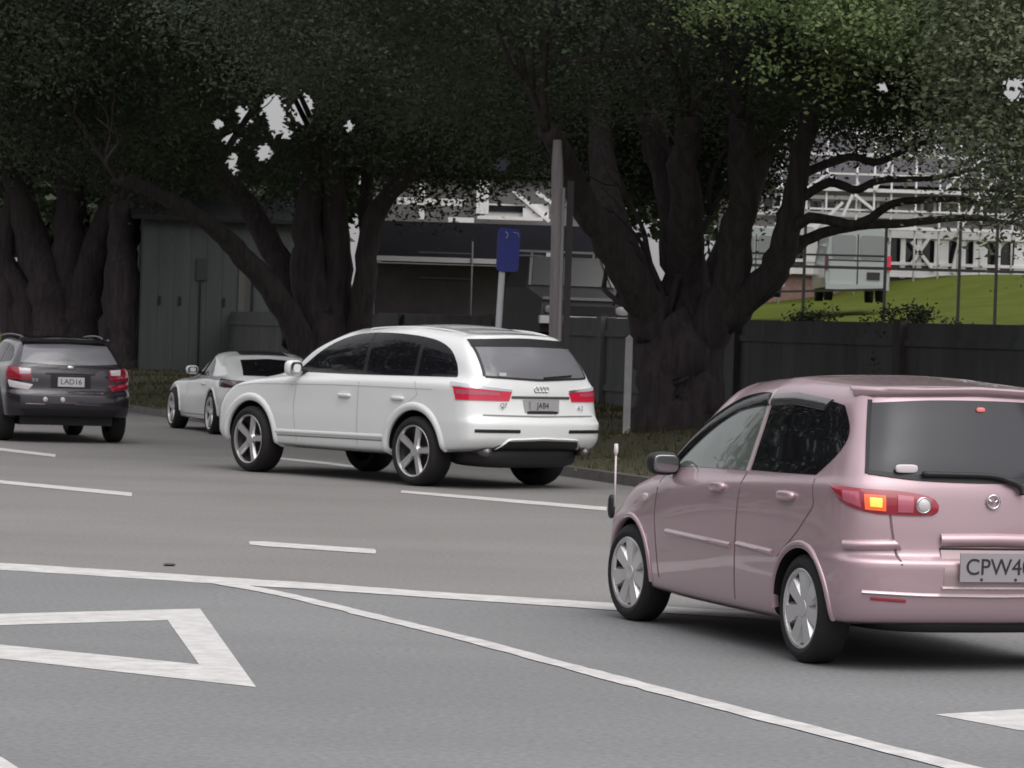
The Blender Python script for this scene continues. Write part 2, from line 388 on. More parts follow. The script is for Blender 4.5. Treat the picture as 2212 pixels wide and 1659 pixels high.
def resample(p, n, close=False):
    p = np.asarray(p, float); L = np.concatenate([[0], np.cumsum(np.linalg.norm(np.diff(p, axis=0), axis=1))])
    t = np.linspace(0, L[-1], n); return np.stack([np.interp(t, L, p[:, k]) for k in range(p.shape[1])], 1)
def ruled(bot, top, nu, nv, axis):
    b, t = resample(bot, nu), resample(top, nu); out = []
    for i in range(nu):
        rw = []
        for j in range(nv):
            a = b[i]+(t[i]-b[i])*j/(nv-1)
            rw.append((a[0], 0, a[1]) if axis == 'L' else ((0, a[0], a[1]) if axis == 'B' else (a[0], a[1], 0)))
        out.append(rw)
    return out
def curve2(p, n=6): return [(q.x, q.y) for q in smooth_path([(a, b, 0) for a, b in p], n)]
LEFT, BACK, TOP = (0,-1,0), (1,0,0), (0,0,-1)
def hrib(pts, wd): return [(a, b-wd/2) for a, b in pts], [(a, b+wd/2) for a, b in pts]
def vrib(pts, wd): return [(a-wd/2, b) for a, b in pts], [(a+wd/2, b) for a, b in pts]

def wheel(car, x, y, R_, wd, rimr, spokes, style, steer=0.0):
    root = empty('wheel', (x, y, R_), (0 if y > 0 else math.pi)+steer); root.parent = car.root
    h = wd/2
    prof = [(rimr-.012, h*.70), (rimr, h*.92), (rimr+.02, h*1.0), (R_-.05, h*1.02), (R_-.018, h*.86), (R_, h*.62), (R_, -h*.62), (R_-.018, -h*.86), (R_-.05, -h), (rimr, -h*.9), (rimr-.03, -h*.8)]
    MB().lathe_y(prof, 48).build('tyre', M_TYRE, root, True)
    MB().lathe_y([(.0, h*.25), (rimr*.80, h*.25), (rimr-.01, h*.45), (rimr-.012, h*.9)], 40).build('barrel', M_DARK, root, True)
    m = MB(); m.lathe_y([(rimr-.020, h*.70), (rimr-.016, h*.90), (rimr-.004, h*.95), (rimr+.004, h*.90)], 48)
    m.lathe_y([(0, h*.80), (rimr*.20, h*.78), (rimr*.27, h*.55), (rimr*.27, h*.3)], 24)
    for k in range(spokes):
        a = 2*math.pi*k/spokes+math.pi/2+style.get('rot', 0)
        for off in style['offs']:
            r0, r1 = rimr*.2, rimr-.015
            w0, w1 = style['w0'], style['w1']; v = []
            for rr, ww, yy in ((r0, w0, h*.74), ((r0+r1)/2, (w0+w1)/2, h*.80), (r1, w1, h*.84)):
                for sx, dy in ((-1, -.03), (-.7, 0), (.7, 0), (1, -.03)):
                    px, pz = rr, ww*sx+off*rr/r1
                    v.append((px*math.cos(a)-pz*math.sin(a), yy+dy, px*math.sin(a)+pz*math.cos(a)))
            m.add(v, [(i*4+j, i*4+j+1, i*4+j+5, i*4+j+4) for i in range(2) for j in range(3)])
    o = m.build('rim', M_ALLOY, root)
    b2 = bmesh.new(); b2.from_mesh(o.data); bmesh.ops.recalc_face_normals(b2, faces=b2.faces); b2.to_mesh(o.data); b2.free()
    return root

def text_on(parent, name, s, size, m, loc, rot, depth=.003):
    cu = bpy.data.curves.new(name, 'FONT'); cu.body = s; cu.size = size; cu.extrude = depth; cu.align_x = 'CENTER'; cu.align_y = 'CENTER'
    to = bpy.data.objects.new(name, cu); COL.objects.link(to)
    dg = bpy.context.evaluated_depsgraph_get(); me = bpy.data.meshes.new_from_object(to.evaluated_get(dg)); me.name = name
    bpy.data.objects.remove(to); me.materials.clear(); me.materials.append(m)
    o = bpy.data.objects.new(name, me); COL.objects.link(o); o.parent = parent; o.location = loc; o.rotation_euler = rot; return o
REAR_ROT = (R(90), 0, R(-90))                             # text read from behind the car
def plate(car, s, y, z, pw=.36, ph=.125, m=None):
    p = car.hit((0, y, z), (1, 0, 0)); x = p.x-.016
    b = MB().box((x, y, z), (.008, pw, ph)); o = b.build('number_plate', m or M_PLATE, car.root)
    text_on(o, 'plate_lettering', s, ph*.80, M_CHAR, (x-.006, y, z), REAR_ROT, .001)
    return o
def handles(car, spots, z, m, size=(.20,.05,.035)):
    for x in spots:
        for sg in (1, -1):
            p = car.hit((x, 0, z), (0,-1,0))
            MB().sup((p.x, sg*(p.y+.008), z), size, .6, 8).build('door_handle', m, car.root, True)
def mirrors(car, x, z, m, size=(.13,.20,.15), y=None):
    p = car.hit((x, 0, z-.06), (0,-1,0)); y0 = y or p.y
    for sg in (1, -1):
        o = MB().sup((x+.02, sg*(y0+.16), z), size, .7, 10).build('wing_mirror', m, car.root, True)
        b = MB(); b.bar((x+.02, sg*(y0-.03), z-.05), (x+.03, sg*(y0+.10), z-.03), .06, .05); b.build('mirror_arm', M_DARK, o)
        MB().sup((x-.045, sg*(y0+.165), z), (.012, size[1]*.8, size[2]*.75), .5, 8).build('mirror_glass', mat('mirror_dark', (.25,.25,.26), .12, metal=.9), o, True)
def seams(car, lines, m=None):
    b = []
    for ln in lines:
        lo, hi = vrib(ln, .012)
        car.patch('door_seam', ruled(lo, hi, 16, 2, 'L'), LEFT, m or M_DARK, .0015, 0, .004, both=True)

# ------------------------------------------------------------------ white SUV
def white_suv():
    rows = [crow(-.80,3.70,(.82,.86,.82),[(0,.42),(.25,.33),(1,.33)],.08,.14,.2,.3),
            crow(-1.00,3.90,(.955,.965,.93),[(0,.47),(.12,.42),(.28,.38),(.75,.37),(1,.38)],.10,.20,.2,.35),
            crow(-1.075,3.98,(.985,.985,.965),[(0,.58),(.3,.50),(1,.50)],.10,.22,.22,.4),
            crow(-1.085,4.0,(.99,.992,.97),[(0,.72),(.3,.70),(1,.68)],.10,.24,.24,.45),
            crow(-1.035,3.98,(.985,.990,.965),[(0,.80),(1,.80)],.10,.24,.26,.45),
            crow(-1.00,3.94,(.975,.985,.955),[(0,.97),(.5,.97),(1,.90)],.09,.26,.30,.45),
            crow(-.99,3.84,(.970,.980,.945),[(0,1.09),(.4,1.085),(.75,1.065),(.9,1.01),(1,.93)],.09,.28,.34,.45),
            crow(-.96,2.95,(.880,.900,.80),[(0,1.235),(.5,1.22),(1,1.19)],.08,.26,.34,.30),
            crow(-.82,2.46,(.82,.845,.735),[(0,1.45),(.5,1.48),(1,1.46)],.08,.24,.28,.28),
            crow(-.66,1.90,(.71,.745,.645),[(0,1.63),(.45,1.69),(1,1.645)],.08,.22,.2,.24),
            crow(-.63,1.72,(.56,.60,.50),[(0,1.675),(.45,1.765),(1,1.705)],.06,.2,.2,.22),
            crow(-.62,1.64,(0,0,0),[(0,1.69),(.45,1.795),(1,1.73)],.04,.15,.1,.2)]
    c = Car('parked_suv', (-.3322, 37.508), .849, M_WHITE, rows, [(0, .455), (3.0, .455)])
    c.root.name = 'suv'
    tag(c.root, 'big white SUV with black side glass driving away in the middle of the road', 'car')
    st = {'offs': (0,), 'w0': .036, 'w1': .046, 'rot': .25}
    for x in (0, 3.0):
        for y in (.845, -.845): wheel(c, x, y, .385, .30, .285, 5, st, R(-3) if x else 0)
    # side glass
    bot = [(2.34,1.19),(1.0,1.195),(-.62,1.215)]
    top = curve2([(2.34,1.195),(2.02,1.41),(1.68,1.57),(1.25,1.655),(.6,1.67),(-.02,1.625),(-.36,1.53),(-.54,1.38),(-.62,1.22)], 6)
    def dlo(x0, x1, name, m):
        tp = [p for p in top if x1 < p[0] < x0]
        zt = lambda x: np.interp(-x, [-p[0] for p in top], [p[1] for p in top]); zb = lambda x: np.interp(-x, [-p[0] for p in bot], [p[1] for p in bot])
        xs = np.linspace(x0, x1, 26)
        c.patch(name, ruled([(x, zb(x)) for x in xs], [(x, zt(x)) for x in xs], 26, 12, 'L'), LEFT, m, .004, .0, both=True)
    dlo(2.31, 1.02, 'door_window', M_GLASS); dlo(.955, .10, 'door_window', M_GLASS); dlo(.04, -.61, 'quarter_window', M_GLASS)
    for x0, x1 in ((1.02,.955),(.10,.04)): dlo(x0, x1, 'window_pillar', M_DARK)
    # windscreen and rear window
    c.patch('windscreen', [[(0, y*(1-.18*k), 1.22+.46*k) for k in np.linspace(0,1,10)] for y in np.linspace(-.70,.70,18)], (-1,0,0), M_GLASS, .003)
    rb = curve2([(-.74,1.245),(-.4,1.21),(0,1.205),(.4,1.21),(.74,1.245)]); rt = curve2([(-.68,1.575),(-.4,1.595),(0,1.60),(.4,1.595),(.68,1.575)])
    c.patch('rear_window', ruled(rb, rt, 24, 12, 'B'), BACK, mat('rear_glass_sky', (.17,.168,.185), .12, spec=1.0), .005)  # pale base colour stands in for the sky mirrored in the glass
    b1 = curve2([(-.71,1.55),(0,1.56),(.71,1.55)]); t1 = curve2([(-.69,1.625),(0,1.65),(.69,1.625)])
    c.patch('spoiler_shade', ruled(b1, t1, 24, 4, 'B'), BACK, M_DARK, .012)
    for sg in (1, -1):
        c.patch('rear_window_edge', ruled([(sg*.755,1.235),(sg*.70,1.59)], [(sg*.725,1.235),(sg*.675,1.59)], 10, 3, 'B'), BACK, M_DARK, .008)
    c.patch('rear_window_edge', ruled([(-.73,1.22),(0,1.19),(.73,1.22)], [(-.73,1.24),(0,1.213),(.73,1.24)], 20, 3, 'B'), BACK, M_DARK, .008)
    # tail lamps wrap round the corner
    d45 = (math.cos(R(32)), -math.sin(R(32)), 0)
    def lamp(p0, p1, p2, p3, name, m, off, nu=18, nv=8, mirror=False, parent=None):
        g = []
        for i in range(nu):
            s = i/(nu-1); g.append([tuple(np.array(p0)*(1-s)*(1-k)+np.array(p1)*s*(1-k)+np.array(p2)*s*k+np.array(p3)*(1-s)*k) for k in np.linspace(0,1,nv)])
        return c.patch(name, g, d45, m, off, 0, .02, mirror, parent)
    for mi in (False, True):
        k = lamp((-.66,.95,.975),(-.98,.46,.972),(-.98,.42,1.075),(-.60,.95,1.15),'tail_light',M_RED,.010,mirror=mi)
        lamp((-.60,.95,1.115),(-.98,.42,1.07),(-.98,.42,1.095),(-.58,.95,1.16),'lamp_frame',M_CHROME,.014,14,3,mi,k)
        lamp((-.68,.95,1.035),(-.98,.60,1.03),(-.98,.60,1.06),(-.66,.95,1.085),'reflector_strip',M_REDP,.014,14,3,mi,k)
    c.patch('tailgate_strip', ruled([(-.42,1.0),(.42,1.0)], [(-.42,1.028),(.42,1.028)], 20, 3, 'B'), BACK, mat('strip_grey', (.16,.15,.16), .3, metal=.6), .008, .006)
    c.patch('plate_recess', ruled([(-.25,.845),(.25,.845)], [(-.27,.992),(.27,.992)], 14, 6, 'B'), BACK, mat('recess_grey', (.33,.32,.33), .5), .003)
    plate(c, 'JAB4', 0, .925, .36, .11, mat('plate_grey', (.36,.35,.37), .5))
    c.patch('plate_sill', ruled([(-.22,.838),(.22,.838)], [(-.22,.862),(.22,.862)], 12, 3, 'B'), BACK, M_DARK, .012, .006)
    lo, hi = hrib([(-.80,.815),(0,.805),(.80,.815)], .018)
    c.patch('tailgate_seam', ruled(lo, hi, 20, 2, 'B'), BACK, mat('seam_grey', (.22,.22,.22), .6), .002)
    for k in range(4):                                   # ring emblem
        p = c.hit((0, -.075+.05*k, 1.10), (1,0,0)); b = MB(); b.lathe_y([(.024,-.004),(.034,-.004),(.034,.004),(.024,.004),(.024,-.004)], 20)
        o = b.build('emblem_ring', M_CHROME, c.root, True); o.location = (p.x-.006, -.075+.05*k, 1.10); o.rotation_euler = (0, 0, R(90))
    p = c.hit((0,.55,.92),(1,0,0)); text_on(c.root, 'badge_lettering', 'Q7', .075, M_CHROME, (p.x-.02,.55,.92), REAR_ROT)
    p = c.hit((0,-.58,.90),(1,0,0)); text_on(c.root, 'badge_lettering', '4.2', .07, M_CHROME, (p.x-.02,-.58,.90), REAR_ROT)
    # bumper
    for sg in (1, -1):
        c.patch('bumper_reflector', [[tuple(v) for v in (np.array((-1.07+.10*s**3, (.36+.56*s), z)) for z in (.628,.640,.652,.664))] for s in np.linspace(0,1,14)], d45, M_DARK, .006, .004, .02, sg < 0)
    bt = curve2([(-.90,.50),(-.66,.44),(-.5,.54),(0,.555),(.5,.54),(.66,.44),(.90,.50)])
    c.patch('diffuser', ruled([(-.66,.37),(-.5,.37),(0,.37),(.5,.37),(.66,.37)], [(-.70,.43),(-.52,.53),(0,.545),(.52,.53),(.70,.43)], 26, 8, 'B'), BACK, M_DARK, .006)
    lo, hi = hrib([(-.6,.46),(-.5,.555),(0,.57),(.5,.555),(.6,.46)], .022)
    c.patch('diffuser_trim', ruled(lo, hi, 30, 3, 'B'), BACK, M_WHITE, .010, .01)
    MB().sup((-.55,0,.36),(.75,1.5,.26),.5).build('underbody', M_DARK, c.root, True)
    MB().box((1.5,0,.37),(3.6,1.3,.12)).build('underbody', M_DARK, c.root)
    for sg in (1, -1):
        b = MB(); b.tube([(-.75,sg*.72,.41),(-.985,sg*.72,.41)],[.045,.045],14); b.build('exhaust_pipe', mat('exhaust_metal', (.16,.15,.15), .35, metal=.8), c.root, True)
    # flanks
    for x in (0, 3.0): c.arch_lip('wheel_arch_trim', x, .385, .452, .54, M_WHITE, -6, 186, .022)
    for x0, x1 in ((.50,2.50),):
        lo, hi = hrib([(x0,.475),(x1,.455)], .016); c.patch('sill_groove', ruled(lo, hi, 24, 2, 'L'), LEFT, mat('seam_grey', (.22,.22,.22), .6), .0015, both=True)
        lo, hi = hrib([(x0-.02,.52),(x1+.02,.50)], .05); c.patch('sill_moulding', ruled(lo, hi, 24, 4, 'L'), LEFT, M_WHITE, .003, .014, both=True)
    lo, hi = hrib([(-.30,1.07),(1.5,1.065),(3.0,1.03),(3.45,.97)], .010); c.patch('shoulder_crease', ruled(lo, hi, 40, 2, 'L'), LEFT, mat('seam_pale', (.45,.45,.45), .5), .001, both=True)
    seams(c, [[(.98,.36),(.98,1.12)],[(2.10,.40),(2.16,.8),(2.12,1.16)],[(.02,1.15),(-.05,1.0),(.22,.85)]], mat('seam_pale', (.45,.45,.45), .5))
    handles(c, (1.22, .28), .955, M_WHITE, (.22,.05,.04))
    mirrors(c, 2.12, 1.235, M_WHITE, (.15,.22,.19))
    for sg in (1, -1):
        pts = [(1.22,sg*.635,1.69),(1.12,sg*.64,1.715),(.6,sg*.65,1.74),(0,sg*.64,1.728),(-.35,sg*.61,1.69),(-.45,sg*.60,1.66)]
        MB().tube(smooth_path(pts), [.013]*31, 8).build('roof_rail', mat('rail_white', (.8,.8,.8), .35), c.root, True)
    c.patch('sunroof', ruled([(1.25,-.5),(.55,-.52)],[(1.25,.5),(.55,.52)],10,10,'T'), TOP, M_GLASS, .004)
    for x in (.18,-.22): c.patch('roof_panel_seam', ruled([(x,-.42),(x-.14,-.42)],[(x,.42),(x-.14,.42)],4,14,'T'), TOP, mat('roof_grey', (.42,.42,.42), .4), .003)
    b = MB(); p0 = c.hit((0,-.05,1.23),(1,0,0)); p1 = c.hit((0,-.48,1.26),(1,0,0)); b.bar((p0.x-.02,-.05,1.23),(p1.x-.02,-.48,1.26),.02,.015); b.build('rear_wiper', M_DARK, c.root)
    p = c.hit((0,.50,1.26),(1,0,0)); b = MB(); b.box((p.x-.012,.52,1.26),(.006,.10,.035)); b.build('window_sticker', M_PLATE, c.root)
white_suv()

# ------------------------------------------------------------------ pink hatchback
def pink_hatch():
    rows = [crow(-.46,3.02,(.70,.74,.68),[(0,.25),(.2,.20),(1,.20)],.06,.12,.2,.3),
            crow(-.60,3.20,(.80,.815,.78),[(0,.275),(.2,.245),(1,.24)],.10,.22,.24,.36),
            crow(-.645,3.26,(.832,.835,.81),[(0,.42),(1,.40)],.11,.26,.26,.42),
            crow(-.655,3.28,(.838,.84,.815),[(0,.575),(1,.52)],.11,.28,.28,.45),
            crow(-.60,3.27,(.828,.842,.815),[(0,.63),(.3,.64),(1,.60)],.10,.28,.30,.45),
            crow(-.59,3.22,(.822,.840,.805),[(0,.78),(.6,.74),(1,.64)],.09,.28,.34,.45),
            crow(-.575,3.10,(.812,.825,.785),[(0,.945),(.4,.90),(.75,.83),(.88,.79),(1,.70)],.09,.28,.36,.45),
            crow(-.55,2.66,(.775,.79,.725),[(0,1.035),(.4,.975),(1,.92)],.09,.24,.34,.28),
            crow(-.47,2.24,(.705,.725,.65),[(0,1.23),(.5,1.21),(1,1.18)],.10,.20,.28,.26),
            crow(-.385,1.84,(.645,.655,.57),[(0,1.425),(.5,1.445),(1,1.40)],.10,.18,.22,.22),
            crow(-.36,1.72,(.545,.55,.46),[(0,1.485),(.5,1.52),(1,1.46)],.08,.16,.2,.2),
            crow(-.35,1.66,(0,0,0),[(0,1.505),(.45,1.55),(1,1.49)],.04,.12,.1,.2)]
    c = Car('hatchback', (2.3488, 18.2008), 1.2237, M_PINK, rows, [(0, .335), (2.49, .35)])
    tag(c.root, 'pink hatchback with its amber rear indicator lit, turning at the right edge', 'car')
    st = {'offs': (0,), 'w0': .040, 'w1': .066}
    for x in (0, 2.49):
        for y in (.735, -.735): wheel(c, x, y, .292, .19, .215, 7, st, R(5) if x else 0)
    # side glass: front door and rear door windows apart
    ft = curve2([(2.16,.965),(1.93,1.12),(1.62,1.27),(1.30,1.365),(.98,1.408),(.80,1.415)], 6); fb = [(2.16,.955),(1.5,.975),(.85,.99)]
    c.patch('door_window', ruled(fb, ft, 26, 12, 'L'), LEFT, M_GLASS_L, .003, both=True)
    lo = [(a-.012, b-.03) for a, b in ft[2:]]; hi = [(a, b) for a, b in ft[2:]]
    c.patch('rain_visor', ruled([(a-.035, b-.062) for a, b in ft], [(a+.01, b+.008) for a, b in ft], 24, 4, 'L'), LEFT, M_GLASS, .012, .01, both=True)
    c.patch('window_edge', ruled([(a+.03, b+.00) for a, b in ft], [(a+.055, b+.012) for a, b in ft], 24, 3, 'L'), LEFT, M_DARK, .004, both=True)
    rb = [(.78,.995),(.4,1.0),(-.06,1.01)]; rt = curve2([(.735,1.415),(.5,1.43),(0,1.40),(-.14,1.385)], 5)
    c.patch('door_window', [[(a*(1-s)+b*s - (.16*math.sin(math.pi*min(1,s*1.0))*u**6 if u > .6 else 0), 0, za*(1-s)+zb*s) for s in np.linspace(0,1,12)] for u, (a, za), (b, zb) in zip(np.linspace(0,1,24), resample(rb,24), resample(rt,24))], LEFT, M_GLASS, .003, both=True)
    c.patch('rain_visor', ruled([(.745,1.355),(.4,1.37),(.05,1.35)], [(.735,1.42),(.45,1.437),(0,1.41)], 18, 4, 'L'), LEFT, mat('smoked_visor', (.06,.055,.06), .1, coat=1), .010, .008, both=True)
    c.patch('pillar_trim', ruled([(.842,.985),(.815,1.2),(.79,1.44)], [(.815,.985),(.785,1.2),(.755,1.44)], 14, 3, 'L'), LEFT, mat('pale_pink_edge', (.68,.60,.62), .25, metal=.4, coat=1), .006, .006, both=True)
    seams(c, [[(.86,.27),(.845,.6),(.83,.97)],[(2.00,.30),(2.06,.6),(2.12,.90)],[(-.07,.99),(-.13,.85),(.05,.70),(.28,.55)]], mat('seam_pink', (.16,.10,.11), .6))
    c.patch('door_mirror_base', ruled([(2.24,.925),(2.02,.94)], [(2.18,.98),(2.0,1.07)], 6, 5, 'L'), LEFT, M_DARK, .006, both=True)
    mirrors(c, 1.96, .975, M_DARK, (.14,.20,.14), .66)
    c.patch('windscreen', [[(0, y*(1-.2*k), 1.0+.40*k) for k in np.linspace(0,1,10)] for y in np.linspace(-.58,.58,16)], (-1,0,0), M_GLASS, .003)
    # back window
    rb = curve2([(-.665,1.05),(-.4,1.03),(0,1.02),(.4,1.03),(.665,1.05)]); rt = curve2([(-.575,1.405),(-.3,1.425),(0,1.43),(.3,1.425),(.575,1.405)])
    gl = c.patch('rear_window', ruled(rb, rt, 26, 12, 'B'), BACK, mat('rear_glass_smoke', (.014,.015,.023), .07, spec=.42), .005)
    for sg in (1, -1):
        c.patch('rear_window_edge', ruled([(sg*.682,1.04),(sg*.59,1.42)], [(sg*.665,1.04),(sg*.572,1.42)], 12, 3, 'B'), BACK, M_DARK, .008)
    c.patch('rear_window_edge', ruled(curve2([(-.67,1.035),(-.4,1.008),(0,1.0),(.4,1.008),(.67,1.035)]), curve2([(-.67,1.058),(-.4,1.034),(0,1.026),(.4,1.034),(.67,1.058)]), 24, 3, 'B'), BACK, M_DARK, .008)
    c.patch('roof_spoiler', ruled([(-.63,1.435),(0,1.455),(.63,1.435)], [(-.60,1.475),(0,1.50),(.60,1.475)], 20, 5, 'B'), BACK, M_PINK, .012, .03)
    p = c.hit((0,0,1.385),(1,0,0)); MB().sup((p.x-.012,0,1.385),(.02,.05,.025),.7,8).build('high_brake_light', mat('faint_red', (.5,.12,.12), .3, emit=(1,.25,.22), estr=.35), c.root, True)
    p = c.hit((0,.48,1.065),(1,0,0)); MB().sup((p.x-.02,.48,1.07),(.02,.13,.045),.5,8).build('window_sticker', mat('sticker_pale', (.66,.58,.62), .4), c.root, True)
    b = MB(); pts = []
    for y, z in ((.40,1.045),(.2,1.045),(0,1.04),(-.10,1.015),(-.16,.985),(-.17,.945)):
        q = c.hit((0,y,z),(1,0,0)); pts.append((q.x-.03,y,z))
    b.tube(smooth_path(pts,4),[.014]*12+[.02]*9,8); b.build('rear_wiper', M_DARK, c.root, True)
    # lamps
    d45 = (math.cos(R(30)), -math.sin(R(30)), 0)
    def lamp(bot, top, name, m, off, mirror, parent=None, bulge=.0):
        g = []; bq, tq_ = resample(bot, 20), resample(top, 20)
        for i in range(20): g.append([tuple(bq[i]*(1-k)+tq_[i]*k) for k in np.linspace(0,1,8)])
        return c.patch(name, g, d45, m, off, bulge, .02, mirror, parent)
    def lampcurve(pts): return [tuple(q) for q in smooth_path(pts, 5)]
    for mi in (False, True):
        k = lamp(lampcurve([(-.33,.82,.955),(-.41,.79,.885),(-.51,.69,.838),(-.57,.52,.826),(-.60,.37,.828),(-.60,.335,.845)]),
                 lampcurve([(-.325,.82,.967),(-.40,.80,.966),(-.49,.71,.960),(-.57,.52,.950),(-.60,.38,.925),(-.60,.33,.885)]), 'tail_light', M_REDD, .008, mi, None, .008)
        lamp([(-.40,.77,.895),(-.465,.70,.86)],[(-.40,.78,.945),(-.465,.72,.942)], 'red_cell', M_REDP, .014, mi, k, .004)
        lamp([(-.482,.69,.852),(-.534,.60,.845)],[(-.482,.70,.932),(-.534,.605,.927)], 'indicator', mat('lit_orange', (.6,.10,.03), .2, emit=(1,.16,.05), estr=.40) if not mi else mat('amber_lens', (.5,.2,.03), .3), .016, mi, k, .006)
        if not mi: lamp([(-.492,.668,.868),(-.525,.618,.864)],[(-.492,.672,.915),(-.525,.62,.912)], 'indicator_bulb', M_AMBER, .024, mi, k, .006)
        lamp([(-.575,.555,.842),(-.59,.475,.842)],[(-.575,.56,.932),(-.59,.475,.925)], 'red_cell', M_REDP, .016, mi, k, .006)
        cy = .40; q = c.hit((0, cy, .882), (1,0,0)); g = MB(); g.lathe_y([(0,.012),(.030,.010),(.034,.006)],20); o = g.build('reversing_light', M_CLEAR, k, True); o.location = (q.x-.016, (-1 if mi else 1)*cy, .882); o.rotation_euler = (0,0,R(90))
        g = MB(); g.lathe_y([(.033,.0),(.036,.016),(.042,.016),(.045,.0)],24); o = g.build('reversing_light_ring', M_CHROME, k, True); o.location = (q.x-.006, (-1 if mi else 1)*cy, .882); o.rotation_euler = (0,0,R(90))
        lamp([(-.46,.79,.640),(-.53,.73,.640),(-.60,.61,.645),(-.62,.55,.650)],[(-.46,.80,.69),(-.53,.73,.695),(-.585,.63,.70),(-.61,.59,.70)], 'bumper_corner', M_PINK, .012, mi, None, .02)
    lo, hi = vrib([(.575,.83),(.565,.75),(.545,.64),(.53,.57)], .012)
    for mi in (False, True): c.patch('tailgate_seam', ruled(lo, hi, 12, 2, 'B'), BACK, mat('seam_pink', (.16,.10,.11), .6), .003, 0, .01, mi)
    c.patch('plate_garnish', ruled([(-.30,.665),(0,.67),(.30,.665)], [(-.30,.735),(0,.74),(.30,.735)], 18, 5, 'B'), BACK, M_PINK, .008, .022)
    c.patch('plate_recess', ruled([(-.30,.46),(.30,.46)], [(-.30,.662),(.30,.662)], 14, 5, 'B'), BACK, mat('recess_pink', (.36,.27,.285), .4, metal=.3), .003)
    lo, hi = hrib([(-.305,.655),(.305,.655)], .014); c.patch('garnish_gap', ruled(lo, hi, 14, 2, 'B'), BACK, M_DARK, .006)
    lo, hi = hrib([(-.31,.455),(.31,.455)], .016); c.patch('plate_ledge', ruled(lo, hi, 14, 3, 'B'), BACK, mat('pale_pink_edge', (.68,.60,.62), .25), .008, .012)  # paler pink than the body: the ledge's highlight put into the colour
    pl = plate(c, 'CPW40', 0, .565, .45, .150, mat('plate_grey_pink', (.31,.285,.305), .6))
    for y in (.10,-.10):
        b = MB(); b.sup((0,0,0),(.008,.016,.016),.8,6); o = b.build('plate_bolt', M_CHAR, pl, True); q = c.hit((0,y,.503),(1,0,0)); o.location = (q.x-.026, y, .503)
    lo, hi = hrib([(-.72,.425),(-.4,.415),(0,.412),(.4,.415),(.72,.425)], .022); c.patch('bumper_lip', ruled(lo, hi, 24, 3, 'B'), BACK, mat('pale_pink_edge', (.68,.60,.62), .25), .003, .014)  # paler pink strip painted as the highlight along the bumper ledge
    for mi in (False, True): c.patch('bumper_reflector', ruled([(.50,.375),(.68,.385)], [(.50,.392),(.68,.402)], 10, 3, 'B'), BACK, M_REDD, .005, .003, .01, mi)
    q = c.hit((0,0,.905),(1,0,0)); g = MB(); g.lathe_y([(.030,-.004),(.040,-.004),(.040,.004),(.030,.004),(.030,-.004)],24); g.bar((-.028,0,.012),(0,0,-.008),.008); g.bar((.028,0,.012),(0,0,-.008),.008)
    o = g.build('emblem', M_CHROME, c.root, True); o.location = (q.x-.012,0,.905); o.rotation_euler = (0,0,R(90))
    # flanks
    for x in (0, 2.49): c.arch_lip('wheel_arch_trim', x, .29, .333, .368, M_PINK, -4, 184, .012)
    for x0, x1 in ((.33,.80),(.90,1.86)):
        c.patch('side_moulding', ruled([(x0,.545),(x1,.565)], [(x0,.585),(x1,.60)], 16, 5, 'L'), LEFT, M_PINK, .003, .018, both=True)
    handles(c, (1.14, .20), .885, M_PINK, (.20,.06,.055))
    for sg in (1,):
        q = c.hit((2.27,0,.76),(0,-1,0)); MB().sup((q.x,q.y+.005,.76),(.07,.02,.05),.8,8).build('side_indicator', mat('repeater_pale', (.62,.55,.55), .2), c.root, True)
    MB().sup((.95,0,.25),(3.0,1.2,.12),.4).build('underbody', M_DARK, c.root, True)
    lo = MB(); lo.tube([(-.40,-.40,.235),(-.60,-.40,.235)],[.03,.03],12); lo.build('exhaust_pipe', M_CHROME, c.root, True)
    # parking pole on the front corner and headlamp
    p = MB(); p.tube([(2.98,.72,.66),(2.985,.72,.98)],[.007,.006],8); p.tube([(2.985,.72,.98),(2.985,.72,1.0),(2.985,.72,1.05)],[.008,.014,.012],10); p.build('corner_pole', mat('pole_pale', (.62,.55,.56), .4), c.root, True)
    MB().sup((3.02,.725,.66),(.06,.04,.15),.7,8).build('pole_bracket', M_DARK, c.root, True)
    q = [[tuple(np.array((2.98,.70,.62))*(1-s)+np.array((3.22,.36,.60))*s+np.array((-.02,0,.13))*k) for k in np.linspace(0,1,6)] for s in np.linspace(0,1,10)]
    for mi in (False, True): c.patch('headlight', q, (-.85,-.5,0), M_CLEAR, .005, 0, .02, mi)
    MB().tube([(.9,0,1.545),(.6,0,1.72)],[.006,.003],6).build('roof_aerial', M_DARK, c.root, True) if False else None
pink_hatch()

